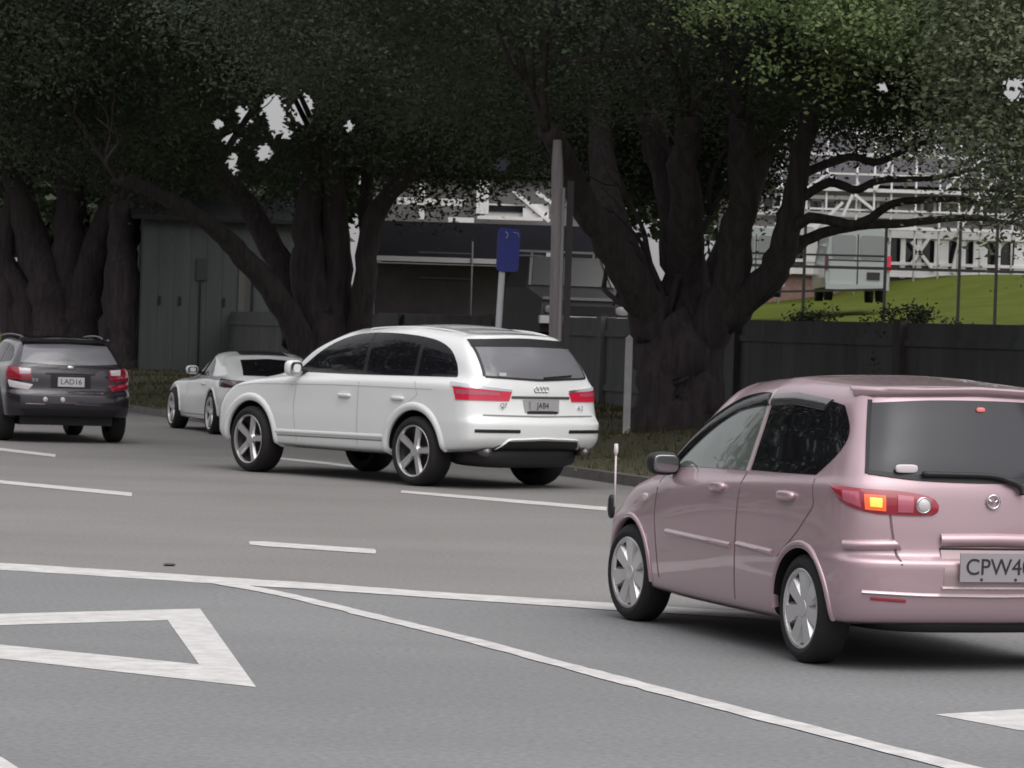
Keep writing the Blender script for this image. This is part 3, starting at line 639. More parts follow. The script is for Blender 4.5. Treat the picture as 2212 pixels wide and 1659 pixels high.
# ------------------------------------------------------------------ dark hatchback on the left
def dark_hatch():
    rows = [crow(-.60,3.35,(.72,.76,.70),[(0,.36),(.2,.26),(1,.26)],.06,.14,.2,.3),
            crow(-.74,3.50,(.85,.865,.83),[(0,.38),(.2,.33),(1,.32)],.10,.2,.24,.36),
            crow(-.80,3.58,(.88,.885,.86),[(0,.52),(1,.50)],.10,.24,.26,.42),
            crow(-.79,3.60,(.885,.89,.86),[(0,.66),(1,.62)],.10,.26,.28,.45),
            crow(-.74,3.58,(.875,.89,.86),[(0,.74),(1,.72)],.09,.26,.3,.45),
            crow(-.73,3.50,(.865,.88,.84),[(0,.90),(1,.80)],.09,.26,.34,.45),
            crow(-.70,3.36,(.845,.86,.79),[(0,1.03),(.4,.98),(.75,.94),(.9,.91),(1,.82)],.09,.28,.36,.45),
            crow(-.66,2.62,(.79,.82,.68),[(0,1.10),(.5,1.06),(1,1.04)],.09,.24,.3,.26),
            crow(-.52,2.05,(.70,.74,.61),[(0,1.25),(.5,1.25),(1,1.23)],.09,.22,.26,.24),
            crow(-.38,1.62,(.61,.66,.54),[(0,1.365),(.5,1.41),(1,1.38)],.08,.2,.2,.2),
            crow(-.36,1.5,(.50,.54,.42),[(0,1.40),(.5,1.455),(1,1.41)],.06,.18,.18,.2),
            crow(-.35,1.44,(0,0,0),[(0,1.415),(.45,1.475),(1,1.43)],.04,.12,.1,.2)]
    c = Car('hatchback', (-6.3219, 46.9522), 1.2269, M_PURPLE, rows, [(0, .40), (2.635, .40)])
    tag(c.root, 'dark purple hatchback with roof rails seen from behind, at the left edge', 'car')
    for x in (0, 2.635):
        for y in (.78, -.78): wheel(c, x, y, .34, .225, .225, 5, {'offs': (-.03,.03), 'w0': .02, 'w1': .024})
    glr = mat('rear_glass_bright', (.16,.155,.17), .08, spec=1.0)
    rb = curve2([(-.68,1.10),(0,1.07),(.68,1.10)]); rt = curve2([(-.58,1.34),(0,1.36),(.58,1.34)])
    c.patch('rear_window', ruled(rb, rt, 24, 12, 'B'), BACK, mat('rear_glass_sky', (.05,.05,.055), .10, spec=1.0), .005)
    c.patch('rear_spoiler', ruled([(-.60,1.36),(0,1.38),(.60,1.36)], [(-.58,1.395),(0,1.42),(.58,1.395)], 20, 5, 'B'), BACK, M_PURPLE, .03, .05, .06)
    bot = [(2.05,1.02),(.8,1.05),(-.36,1.12)]; top = curve2([(2.05,1.03),(1.6,1.24),(1.2,1.34),(.5,1.37),(0,1.33),(-.3,1.20),(-.36,1.13)])
    for x0, x1, nm in ((2.0,1.0,'door_window'),(.94,.12,'door_window'),(.06,-.33,'quarter_window')):
        xs = np.linspace(x0, x1, 18); zt = np.interp(-xs, [-p[0] for p in top], [p[1] for p in top]); zb = np.interp(-xs, [-p[0] for p in bot], [p[1] for p in bot])
        c.patch(nm, ruled(list(zip(xs, zb)), list(zip(xs, zt)), 18, 10, 'L'), LEFT, M_GLASS, .004, both=True)
    c.patch('windscreen', [[(0, y*(1-.18*k), 1.07+.30*k) for k in np.linspace(0,1,8)] for y in np.linspace(-.6,.6,12)], (-1,0,0), M_GLASS, .003)
    d45 = (math.cos(R(32)), -math.sin(R(32)), 0)
    def lamp(p0, p1, p2, p3, name, m, off, mirror, parent=None):
        g = [[tuple(np.array(p0)*(1-s)*(1-k)+np.array(p1)*s*(1-k)+np.array(p2)*s*k+np.array(p3)*(1-s)*k) for k in np.linspace(0,1,6)] for s in np.linspace(0,1,14)]
        return c.patch(name, g, d45, m, off, .006, .02, mirror, parent)
    for mi in (False, True):
        k = lamp((-.52,.84,.87),(-.73,.56,.86),(-.70,.56,1.02),(-.44,.84,1.04),'tail_light',M_REDD,.012,mi)
        lamp((-.66,.70,.94),(-.71,.58,.94),(-.70,.57,1.01),(-.63,.70,1.02),'reversing_light',M_CLEAR,.022,mi,k)
        lamp((-.60,.82,.76),(-.73,.60,.72),(-.73,.54,.80),(-.55,.83,.86),'reflector_flash',M_CLEAR if not mi else M_REDD,.010,mi,k)
    plate(c, 'LAD16', 0, .845, .37, .13)
    c.patch('plate_recess', ruled([(-.28,.755),(.28,.755)], [(-.28,.94),(.28,.94)], 12, 5, 'B'), BACK, M_DARK, .003)
    c.patch('plate_garnish', ruled([(-.34,.945),(0,.95),(.34,.945)], [(-.34,.975),(0,.98),(.34,.975)], 14, 4, 'B'), BACK, mat('garnish_mauve', (.10,.085,.10), .25, metal=.5), .01, .015)
    q = c.hit((0,0,1.04),(1,0,0)); MB().sup((q.x-.01,0,1.04),(.02,.11,.06),1.0,8).build('emblem', M_CHROME, c.root, True)
    for y in (.36,.12):
        q = c.hit((0,y,.60),(1,0,0)); MB().sup((q.x-.01,y,.60),(.03,.07,.07),1.0,8).build('fog_light', M_CLEAR, c.root, True)
    q = c.hit((0,.5,.86),(1,0,0)); text_on(c.root, 'badge_lettering', 'XV', .07, M_CHROME, (q.x-.02,.50,.86), REAR_ROT)
    for a, b in ((.62,.36),(-.05,-.42)):
        lo, hi = hrib([(a,.535),(b,.53)], .018); c.patch('bumper_lip', ruled(lo, hi, 10, 3, 'B'), BACK, mat('garnish_mauve', (.10,.085,.10), .25), .006, .006)
    c.patch('lower_bumper', ruled([(-.62,.385),(0,.39),(.62,.385)], [(-.70,.47),(0,.48),(.70,.47)], 20, 5, 'B'), BACK, M_DARK, .012)
    for x in (0, 2.635): c.arch_lip('wheel_arch_trim', x, .34, .398, .455, M_DARK, -4, 184, .014)
    handles(c, (1.15,.25), .93, M_PURPLE); mirrors(c, 1.88, 1.06, M_PURPLE)
    for sg in (1,-1):
        pts = [(1.3,sg*.58,1.41),(1.2,sg*.59,1.455),(.6,sg*.59,1.48),(0,sg*.57,1.46),(-.25,sg*.55,1.41)]
        MB().tube(smooth_path(pts),[.012]*25,8).build('roof_rail', mat('rail_grey', (.12,.11,.12), .35), c.root, True)
    MB().box((1.2,0,.30),(3.4,1.3,.12)).build('underbody', M_DARK, c.root)
    MB().tube([(.45,.42,1.43),(.30,.42,1.72)],[.008,.004],6).build('roof_aerial', M_DARK, c.root, True)
dark_hatch()

# ------------------------------------------------------------------ white coupe
def white_coupe():
    rows = [crow(-.62,3.25,(.72,.76,.70),[(0,.28),(.2,.18),(1,.18)],.06,.14,.2,.3),
            crow(-.80,3.40,(.87,.87,.84),[(0,.32),(.2,.23),(1,.22)],.12,.24,.26,.4),
            crow(-.85,3.46,(.905,.885,.88),[(0,.46),(1,.40)],.12,.28,.28,.45),
            crow(-.86,3.48,(.925,.885,.885),[(0,.60),(1,.52)],.12,.30,.3,.45),
            crow(-.84,3.44,(.925,.875,.88),[(0,.72),(.3,.68),(1,.60)],.12,.32,.32,.45),
            crow(-.80,3.34,(.90,.86,.85),[(0,.84),(.25,.84),(.5,.80),(.85,.76),(1,.66)],.12,.34,.36,.45),
            crow(-.72,2.36,(.80,.80,.66),[(0,.90),(.3,.90),(.6,.87),(1,.90)],.10,.34,.32,.28),
            crow(-.40,1.75,(.72,.745,.64),[(0,1.03),(.3,1.08),(1,1.08)],.10,.30,.26,.26),
            crow(.05,1.25,(.62,.665,.57),[(0,1.18),(.5,1.23),(1,1.22)],.08,.2,.16,.2),
            crow(.15,1.15,(.44,.48,.40),[(0,1.22),(.5,1.28),(1,1.265)],.06,.14,.14,.16),
            crow(.18,1.10,(0,0,0),[(0,1.235),(.5,1.305),(1,1.285)],.04,.10,.1,.14)]
    c = Car('sports_coupe', (-3.7937, 52.2366), 1.2381, M_WHITE, rows, [(0, .375), (2.55, .365)])
    tag(c.root, 'low white sports coupe half hidden behind the front of the white SUV', 'car')
    for x in (0, 2.55):
        for y in (.81, -.80): wheel(c, x, y, .33, .25, .25, 5, {'offs': (0,), 'w0': .05, 'w1': .055})
    bot = [(1.70,.895),(.9,.885),(.30,.895)]; top = curve2([(1.70,.90),(1.40,1.05),(1.10,1.155),(.75,1.19),(.45,1.13),(.30,.91)])
    xs = np.linspace(1.66,.33,26); zt = np.interp(-xs, [-p[0] for p in top], [p[1] for p in top]); zb = np.interp(-xs, [-p[0] for p in bot], [p[1] for p in bot])
    c.patch('door_window', ruled(list(zip(xs, zb)), list(zip(xs, zt)), 26, 10, 'L'), LEFT, M_GLASS, .004, both=True)
    c.patch('rear_window', ruled([(-.56,.93),(0,.925),(.56,.93)], [(-.45,1.16),(0,1.185),(.45,1.16)], 18, 10, 'B'), BACK, M_GLASS, .005)
    c.patch('windscreen', [[(0, y*(1-.18*k), .92+.30*k) for k in np.linspace(0,1,8)] for y in np.linspace(-.55,.55,12)], (-1,0,0), M_GLASS, .003)
    c.patch('roof_panel', ruled([(1.05,-.36),(.25,-.38)],[(1.05,.36),(.25,.38)],8,8,'T'), TOP, M_DARK, .004)
    d45 = (math.cos(R(35)), -math.sin(R(35)), 0)
    for mi in (False, True):
        g = [[tuple(np.array((-.52,.90,.75))*(1-s)+np.array((-.84,.56,.72))*s+np.array((.03,0,.12))*k) for k in np.linspace(0,1,6)] for s in np.linspace(0,1,14)]
        c.patch('tail_light', g, d45, mat('smoked_lens', (.05,.012,.02), .1, coat=1), .008, .008, .02, mi)
    for x, r in ((0,.372),(2.55,.362)): c.arch_lip('wheel_arch_trim', x, .33, r, r+.045, M_WHITE, -4, 184, .014)
    seams(c, [[(.42,.30),(.38,.6),(.42,.88)],[(1.68,.28),(1.74,.55),(1.70,.86)]], mat('seam_pale', (.45,.45,.45), .5))
    handles(c, (.62,), .77, M_WHITE, (.22,.05,.04)); mirrors(c, 1.55, .97, M_WHITE, (.15,.20,.14))
    lo, hi = hrib([(.42,.285),(2.1,.27)], .02); c.patch('sill_groove', ruled(lo, hi, 20, 2, 'L'), LEFT, mat('seam_grey', (.22,.22,.22), .6), .0015, both=True)
    plate(c, 'KZT37', 0, .56)
    MB().box((1.2,0,.22),(3.2,1.3,.10)).build('underbody', M_DARK, c.root)
white_coupe()

# ------------------------------------------------------------------ trees
def leaves(centres, spread, per, size, name, m, parent, reject=None, flat=.75, zvis=None):
    C = np.repeat(np.asarray(centres), per, axis=0)
    P = C + RNG.normal(0, 1, C.shape)*np.array([spread, spread, spread*flat])
    if reject is not None: P = P[~reject(P)]
    if zvis is not None:
        high = P[:, 2] > zvis; keep = ~high | (RNG.uniform(0, 1, len(P)) < .14); P = P[keep]; high = high[keep]
    n = len(P); sz = size*RNG.uniform(.6, 1.4, n)
    if zvis is not None: sz = np.where(high, sz*2.6, sz)
    a = RNG.normal(0, 1, (n, 3)); a[:, 2] *= .6; a /= np.linalg.norm(a, axis=1)[:, None]
    b = RNG.normal(0, 1, (n, 3)); b -= a*(a*b).sum(1)[:, None]; b /= np.linalg.norm(b, axis=1)[:, None]
    a *= sz[:, None]; b *= (sz*.55)[:, None]
    V = np.stack([P-a, P-b*.9+a*.1, P+a, P+b*.9+a*.1], 1).reshape(-1, 3)
    me = bpy.data.meshes.new(name); me.vertices.add(4*n); me.vertices.foreach_set('co', V.ravel())
    me.loops.add(4*n); me.loops.foreach_set('vertex_index', np.arange(4*n, dtype=np.int32))
    me.polygons.add(n); me.polygons.foreach_set('loop_start', np.arange(0, 4*n, 4, dtype=np.int32)); me.polygons.foreach_set('loop_total', np.full(n, 4, dtype=np.int32))
    me.update(calc_edges=True); me.validate(); me.materials.append(m)
    o = bpy.data.objects.new(name, me); COL.objects.link(o); o.parent = parent; return o

# openings between the crowns, where the sky or the houses show through
SKY_GAPS = [(588,232,26,34),(600,262,22,36),(655,235,22,42),(530,255,14,22),(500,300,18,14),(503,355,12,24),(570,330,14,18),(617,290,12,10),(520,240,8,8),(755,272,8,10),(693,300,8,8),(740,415,8,10),(790,390,10,20),(1085,357,10,8),(597,560,16,8),(1912,186,14,8),(2190,180,26,8),(2187,205,22,8),(470,268,10,8)]
def in_gap(P, pad=6.0):
    u, v = project(P); r = np.zeros(len(P), bool)
    n = .5*np.sin(u*.37+.8*np.sin(v*.21))*np.cos(v*.33)+.35*np.sin(u*.81-v*.63)
    for a, b, ra, rb in SKY_GAPS: r |= ((u-a)/(ra+pad))**2 + ((v-b)/(rb+pad))**2 < 1+n
    return r
def limb_chain(mb, pts, r0, r1, seg=14, n=5, jit=.05):
    r0 *= .88; r1 *= .85
    p = smooth_path(pts, n); p = [q+Vector((random.uniform(-1,1), random.uniform(-1,1), random.uniform(-1,1)))*r1*.3 for q in p]
    mb.tube(p, lerp_list([r0, r0*.55+r1*.45, r1], len(p)), seg, jit)
def twigs(mb, p, d, length, r, depth):
    if depth == 0 or r < .012: return
    pts = [p]; q = p; dd = d
    for k in range(3):
        dd = (dd + Vector((random.gauss(0,.22), random.gauss(0,.22), random.gauss(.05,.16)))).normalized(); q = q+dd*length/3; pts.append(q)
    mb.tube(smooth_path(pts, 2), lerp_list([r, r*.55], 7), 6, .05)
    for k in range(random.choice((2,2,3))):
        nd = (dd + Vector((random.gauss(0,.6), random.gauss(0,.6), random.gauss(.1,.35)))).normalized()
        twigs(mb, pts[-1] if k else pts[2], nd, length*random.uniform(.6,.85), r*.55, depth-1)

def tree(name, base, limbs, crowns, label, group, leaf=M_LEAF, per=26, size=.10, spread=.42, clumps=1500, zmin=4.2, twig=3, zvis=None, skylit=None, rise=0.0, reject=in_gap):
    root = empty(name, base); tag(root, label, 'tree', group)
    Bv = Vector(base); mb = MB()
    for pts, r0, r1 in limbs:
        P = [Vector(p)-Bv for p in pts]; limb_chain(mb, P, r0, r1)
        if twig:
            d = (P[-1]-P[-2]).normalized()
            for k in range(3): twigs(mb, P[-1], (d+Vector((random.gauss(0,.5), random.gauss(0,.5), random.gauss(.45,.25)))).normalized(), random.uniform(1.2,1.9), min(r1*.6, .07), twig)
    mb.build('trunk', M_BARK, root, True)
    cs = []
    for (cx, cy, cz, rx, ry, rz, share, *zm) in crowns:
        n = int(clumps*share); k = 0; zlow = zm[0] if zm else zmin
        while k < n:
            v = RNG.normal(0, 1, 3); v /= np.linalg.norm(v); rr = RNG.uniform(.25, 1)**.5
            p = np.array([cx, cy, cz])+v*rr*np.array([rx, ry, rz])
            e = .9*math.sin(p[0]*1.1+1.3*p[1])+.6*math.sin(2.3*p[0]-.8*p[1])
            if p[2] < zlow+.3*e+rise*max(0, base[1]-p[1]): continue
            cs.append(p-np.array(base)); k += 1
    rj = (lambda P: reject(P+np.array(base))) if reject else None
    cs = np.array(cs)
    leaves(cs, spread, per, size, 'crown', leaf, root, rj, zvis=(zvis-base[2]) if zvis else None)
    if skylit:
        fc, fr_, fn = skylit; fp = np.array(fc)+RNG.normal(0, 1, (fn, 3))*np.array(fr_)*.5-np.array(base)
        leaves(fp, spread*.7, per, size, 'skylit_foliage', M_LEAF2, root, rj)  # added paler leaves, coloured as the crown edge lit by the sky
    return root
GT = 'big dark street trees along the verge'
def V3(u, v, d): return at(u, v, d)
# tree nearest the pink car
dC = 48.0; bC = kq(4.3, 0); bC = at(1465, 905, dC); bC = Vector((bC.x, dC, .40))
C_ = lambda u, v, dd=0.0: at(u, v, dC+dd)
limC = [([C_(1470,960),C_(1470,850),C_(1460,760),C_(1440,690)],.66,.50),
        ([C_(1425,940,-.3),C_(1425,820,-.2),C_(1410,720),C_(1370,620,-.4),C_(1300,500,-.8),C_(1235,385,-1.4),C_(1180,280,-2.2)],.42,.16),
        ([C_(1440,760),C_(1392,640,.4),C_(1335,500,.9),C_(1300,330,1.6),C_(1290,180,2.3)],.36,.18),
        ([C_(1470,760),C_(1472,620,.5),C_(1455,450,.2),C_(1400,250,0)],.36,.20),
        ([C_(1485,760),C_(1490,620,.2),C_(1478,450,-.5),C_(1480,250,-1.2)],.40,.20),
        ([C_(1500,760),C_(1570,630,-.3),C_(1600,450,-.8),C_(1600,250,-1.5)],.36,.18),
        ([C_(1500,760),C_(1520,660,.6),C_(1600,470,1.2),C_(1660,280,2)],.32,.16),
        ([C_(1520,900,-.2),C_(1530,740),C_(1590,660,-.3),C_(1660,600,-.6),C_(1695,520,-.9),C_(1712,430,-1.0),C_(1740,300,-1.2),C_(1770,200,-1.4)],.34,.12),
        ([C_(1690,520,-.9),C_(1750,470,-1.2),C_(1850,485,-1.5),C_(1930,440,-1.8),C_(2060,430,-2.4),C_(2140,445,-3)],.10,.035),
        ([C_(1665,590,-.7),C_(1740,520,-.4),C_(1830,490,-.2),C_(1960,482,0),C_(2090,470,.4),C_(2180,482,.8)],.11,.035),
        ([C_(1712,440,-1.0),C_(1790,395,-1.2),C_(1850,410,-1.4),C_(1900,390,-1.5),C_(2030,383,-1.8),C_(2120,360,-2)],.085,.03),
        ([C_(1725,380,-1.1),C_(1830,340,-1),C_(1900,350,-1),C_(1990,310,-.8),C_(2100,300,-.4)],.08,.03)]
tree('street_tree', bC, limC, [(bC.x-.5,dC,7.4,7.5,8,3.6,.50,4.65),(bC.x+4.6,dC-2.5,6.9,4.2,5,2.6,.30,4.8),(bC.x+1,dC-8,9.2,9,6.5,2.6,.20,6.0),(bC.x,dC+3.2,4.9,1.9,1.6,1.5,.06,3.5)], 'massive dark spreading tree with many limbs between the white SUV and the pink car', GT, clumps=4600, per=170, size=.037, spread=.33, zmin=4.7, zvis=7.0, rise=.17, skylit=((bC.x+2.5,dC-7,5.85),(1.9,1.5,.75),170))
# tree behind the white SUV's bonnet
dB = 66.0; bB = at(690, 745, dB); bB = Vector((bB.x, dB, .42)); B_ = lambda u, v, dd=0.0: at(u, v, dB+dd)
limB = [([B_(690,800),B_(690,720),B_(680,640),B_(668,520),B_(675,400),B_(700,250)],0.640,0.187),
        ([B_(660,780,-.3),B_(630,690,-.5),B_(575,610,-.8),B_(520,550,-1),B_(455,485,-1.4),B_(360,430,-2),B_(250,380,-3)],0.336,0.119),
        ([B_(640,740),B_(620,620,.5),B_(560,480,.8),B_(450,330,1.2),B_(390,180,1.5)],0.360,0.153),
        ([B_(720,760),B_(730,640),B_(725,480),B_(715,330),B_(700,160)],0.400,0.170),
        ([B_(760,780),B_(785,640,-.3),B_(800,500,-.5),B_(850,410,-.8),B_(960,310,-1.4),B_(1060,220,-2)],0.304,0.119),
        ([B_(780,760,.5),B_(795,600,.6),B_(792,450,.6),B_(800,300,.6),B_(830,150,.6)],0.192,0.119),
        ([B_(690,640,.8),B_(690,500,1),B_(750,380,1.4),B_(860,260,2)],0.272,0.119)]
tree('street_tree', bB, limB, [(bB.x-.5,dB,8.2,8.5,8.5,4.4,.8),(bB.x,dB-9,11,9.5,7,3,.2,8.0)], 'massive dark leaning tree rising behind the bonnet of the white SUV', GT, clumps=4800, per=120, size=.052, zmin=4.5, spread=.40, zvis=8.8, rise=.27, skylit=((bB.x+2.5,dB-8,8.1),(6,2,.8),110))
# tree at the left edge
dA = 86.0; bA = at(150, 745, dA); bA = Vector((bA.x, dA, .45)); A_ = lambda u, v, dd=0.0: at(u, v, dA+dd)
limA = [([A_(120,800),A_(120,700),A_(100,600),A_(60,480),A_(20,330)],.9,.3),
        ([A_(170,800),A_(180,680),A_(200,560),A_(260,430),A_(330,320)],.85,.25),
        ([A_(140,760),A_(150,600),A_(150,450),A_(160,280)],.7,.3),
        ([A_(70,780),A_(50,650),A_(0,540),A_(-60,420)],.5,.2),
        ([A_(240,780,-1),A_(250,700,-1),A_(265,560,-1),A_(300,440,-1),A_(400,340,-1)],.55,.25),
        ([A_(278,810,-1.5),A_(275,700,-1.5),A_(266,580,-1.5),A_(268,440,-1.2),A_(290,330,-1)],.56,.3),
        ([A_(30,760),A_(20,660),A_(10,540),A_(30,400)],.4,.2)]
tree('street_tree', bA, limA, [(bA.x,dA,9.6,9.5,9.5,5.0,.8),(bA.x+1,dA-11,13,11,8,3.2,.2,9.5)], 'broad dark tree with many stems at the left edge behind the dark car', GT, clumps=4600, per=90, size=.068, zmin=5.0, spread=.48, zvis=11.0, rise=.30, skylit=((bA.x+1,dA-9,9.6),(6,2,1.3),130))
# trees whose crowns reach into the frame
bD = Vector((8.9, 37.5, .45)); D_ = lambda x, y, z: Vector((8.9+x, 37.5+y, z))
M_LEAF3 = leafmat('foliage_mid', (.095, .115, .070), (.165, .190, .115))
tree('street_tree', bD, [([D_(0,0,.3),D_(-.1,.1,2),D_(-.6,.2,3.6),D_(-1.6,.6,5.2)],.5,.2),([D_(0,0,2),D_(-.8,.8,3.4),D_(-2.0,1.2,4.4)],.2,.06),([D_(0,0,2),D_(.6,-.4,4),D_(1,-1,6)],.34,.15)],
     [(bD.x-1.8,38,4.9,2.6,2.6,2.4,1.0)], 'leafy tree at the right edge, only its hanging branches in view', GT, clumps=620, per=125, size=.036, zmin=3.1, leaf=M_LEAF3, spread=.38)
def simple_limbs(b, h, n=5, r=.4):
    out = [([b+Vector((0,0,-.3)), b+Vector((.1,0,h*.25)), b+Vector((.2,.1,h*.5))], r, r*.7)]
    for k in range(n):
        a = 2*math.pi*k/n+random.uniform(-.4,.4); d = Vector((math.cos(a), math.sin(a), 0))
        out.append(([b+Vector((.1,0,h*.28)), b+d*h*.18+Vector((0,0,h*.5)), b+d*h*.36+Vector((0,0,h*.8))], r*.5, r*.2))
    return out
GB = 'dark trees behind the houses'
for (u, d, h, rx, lab) in ((300,118,15,8,'tall dark tree far behind the shed at the left'),(-60,120,15,8,'tall dark tree far off at the left edge of the picture'),(860,128,16,8.5,'tall dark tree far behind the roof of the low house'),(1220,135,17,8.5,'tall dark tree far behind the wooden pole'),(1640,150,20,9,'tall dark tree far behind the white villa, left side'),(2060,155,21,9,'tall dark tree far behind the white villa, right side')):
    p = at(u, 700, d); b = Vector((p.x, d, .6 if u < 1300 else 3.3))
    tree('background_tree', b, simple_limbs(b, h*.8, 5, .5), [(b.x, d, h*.62, rx, 5, h*.40, 1.0)], lab, GB, clumps=1500, per=16, size=.26, zmin=(.8 if u < 400 else 6.8), spread=.8, twig=0, reject=lambda P: in_gap(P, 15.0))

# ------------------------------------------------------------------ grass blades and fallen leaves on the verge
def scatter(name, n, q0_, q1_, t0, t1, hgt, wid, m, flat):
    q = RNG.uniform(q0_, q1_, n); t = t0+(t1-t0)*RNG.uniform(0, 1, n); V = np.zeros((n, 4, 3))
    for i in range(n):
        p = kq(q[i], t[i], vz(q[i], t[i])+.004); a = RNG.uniform(0, 6.283); c, s2 = math.cos(a), math.sin(a); h = hgt*RNG.uniform(.5, 1.3); w2 = wid*RNG.uniform(.6, 1.3)
        if flat: L = [(-h,-w2,0),(h,-w2*.6,.012),(h,w2,.02),(-h*.7,w2,0)]
        else: l1, l2 = RNG.normal(0, .35*h, 2); L = [(-w2,0,-.01),(w2,0,-.01),(l1+w2*.3,l2,h),(l1-w2*.3,l2,h)]
        V[i] = [(p.x+x*c-y*s2, p.y+x*s2+y*c, p.z+z) for x, y, z in L]
    me = bpy.data.meshes.new(name); me.from_pydata(V.reshape(-1, 3).tolist(), [], np.arange(4*n).reshape(n, 4).tolist()); me.materials.append(m)
    o = bpy.data.objects.new(name, me); COL.objects.link(o); return tag(o, kind='stuff')
scatter('grass', 16000, .2, 6.9, -8, 45, .07, .012, mat('grass_blade', (.055,.058,.024), .9, col2=(.105,.095,.05), scale=1.5, spec=.1), False)
scatter('fallen_leaves', 1500, -.25, 6.8, -8, 45, .035, .022, mat('leaf_litter', (.10,.075,.05), .9, col2=(.24,.20,.15), scale=9, spec=.1), True)

# ------------------------------------------------------------------ fence, pole, sign, posts
fr = empty('timber_fence', kq(7, 0, .4), math.atan2(KT.y, KT.x)); tag(fr, 'dark boarded fence along the back of the grass verge behind the trees', 'fence')
L0, L1 = -45, 44
b = MB()
for x in np.arange(L0, L1, .6): b.box((x+.3, 0, .80), (.594, .04, 1.66+.01*random.uniform(-1,1)))
b.build('fence_panel', M_FENCE, fr)
b = MB(); b.box(((L0+L1)/2, .035, 1.35), (L1-L0, .05, .1)); b.box(((L0+L1)/2, .035, .4), (L1-L0, .05, .1)); b.build('fence_rail', M_FENCE, fr)
for x in (-25.5,-19.5,-13.5,-7.2,-.7,5.3,11.3,17.3,23.3,29.3,35.3): MB().box((x, .06, .80), (.24, .14, 1.72)).build('fence_post', M_POST if x == 5.3 else M_FENCE, fr)
for u, s_, lab in ((1740,.8,'small dark bush topping the fence, nearer the trunk of the big tree'),(1960,1.1,'larger dark bush topping the fence above the pale fence post')):
    X = (u-1106)/F_D; d = (KO.dot(KN)+7.5)/(.944*X+.329); p = Vector((X*d, d, .5))
    r = empty('shrub', p); tag(r, lab, 'shrub', 'dark bushes along the fence'); m = MB()
    for k in range(5): m.tube(smooth_path([(0,0,0),(random.uniform(-.2,.2),random.uniform(-.1,.1),.8),(random.uniform(-.25,.25),random.uniform(-.2,.2),1.5)],3), lerp_list([.03,.012],7), 6)
    m.build('stem', M_BARK, r, True)
    cs = [(random.gauss(0,.20*s_), random.gauss(0,.2), random.uniform(.8,1.55+.17*s_)) for k in range(80)]
    leaves(np.array(cs), .09, 45, .03, 'foliage', M_LEAF, r)

p = kq(1.5, 4.9); pr = empty('power_pole', (p.x, p.y, .1)); tag(pr, 'tall weathered wooden pole with a pale strip, rising behind the roof of the white SUV', 'pole')
px0 = at(1198, 700, p.y); pr.location = (px0.x, p.y, .1)
m = MB(); m.tube([(0.04,0,-.2),(0,0,3),(-.03,0,3.9),(-.04,0,4.25)],[.10,.088,.08,.055],14,.02); m.build('pole_shaft', mat('pole_wood', (.30,.265,.275), .8, col2=(.42,.375,.385), scale=6, stretch=(4,4,.3)), pr, True)
m = MB(); m.box((.065,-.085,1.8),(.04,.03,3.6)); m.build('cable_cover', mat('cable_grey', (.36,.34,.36), .6), pr)
m = MB(); m.box((.16,.02,1.85),(.09,.09,3.7)); m.build('side_batten', mat('batten_dark', (.07,.065,.07), .7), pr)
p = kq(1.0, 4.2); q = at(1068, 700, p.y); sr = empty('bus_stop_sign', (q.x, q.y, .1)); sr.rotation_euler = (R(0), R(2.0), R(18)); tag(sr, 'plain blue rounded sign on a leaning white post behind the white SUV', 'sign')
m = MB(); m.tube([(0,0,-.2),(0,0,2.95)],[.045,.042],12); m.build('sign_post', mat('sign_post_white', (.50,.50,.53), .5), sr, True)
def round_rect(w_, h_, r, n=6):
    out = []
    for cx, cy, a0 in ((w_/2-r,h_/2-r,0),(-w_/2+r,h_/2-r,90),(-w_/2+r,-h_/2+r,180),(w_/2-r,-h_/2+r,270)):
        for k in range(n+1): a = R(a0+90*k/n); out.append((cx+r*math.cos(a), cy+r*math.sin(a)))
    return out
def slab(poly, y0, y1, cz, cx=0):
    n = len(poly); v = [(cx+x, y0, cz+z) for x, z in poly]+[(cx+x, y1, cz+z) for x, z in poly]
    f = [tuple(range(n)), tuple(reversed(range(n, 2*n)))]+[(i, n+i, n+(i+1) % n, (i+1) % n) for i in range(n)]
    return v, f
m = MB(); m.add(*slab(round_rect(.31,.58,.06), -.062, -.045, 2.72, .05)); sg_ = m.build('sign_panel', mat('sign_blue', (.033,.042,.25), .45), sr)
m = MB(); m.tube([(-.01,-.066,2.96),(.02,-.066,2.94),(.03,-.066,2.91),(.0,-.066,2.87)],[.008]*4,6); m.tube([(.10,-.066,2.96),(.17,-.066,2.95),(.185,-.066,2.90)],[.006]*3,6); m.build('sign_mark', mat('sign_mark_pale', (.35,.36,.48), .5), sg_, True)
q = at(1357, 800, 47.2); wp = empty('marker_post', (q.x, q.y, .4)); tag(wp, 'short white post standing just left of the big tree trunk', 'post')
m = MB(); m.box((0,0,.62),(.10,.10,1.34)); m.build('post_body', mat('post_white', (.55,.54,.55), .6, var=.15, scale=5), wp); m = MB(); m.add([(-.05,-.05,1.29),(.05,-.05,1.29),(.05,.05,1.29),(-.05,.05,1.29),(0,0,1.34)],[(0,1,4),(1,2,4),(2,3,4),(3,0,4)]); m.build('post_cap', MATS['post_white'], wp)

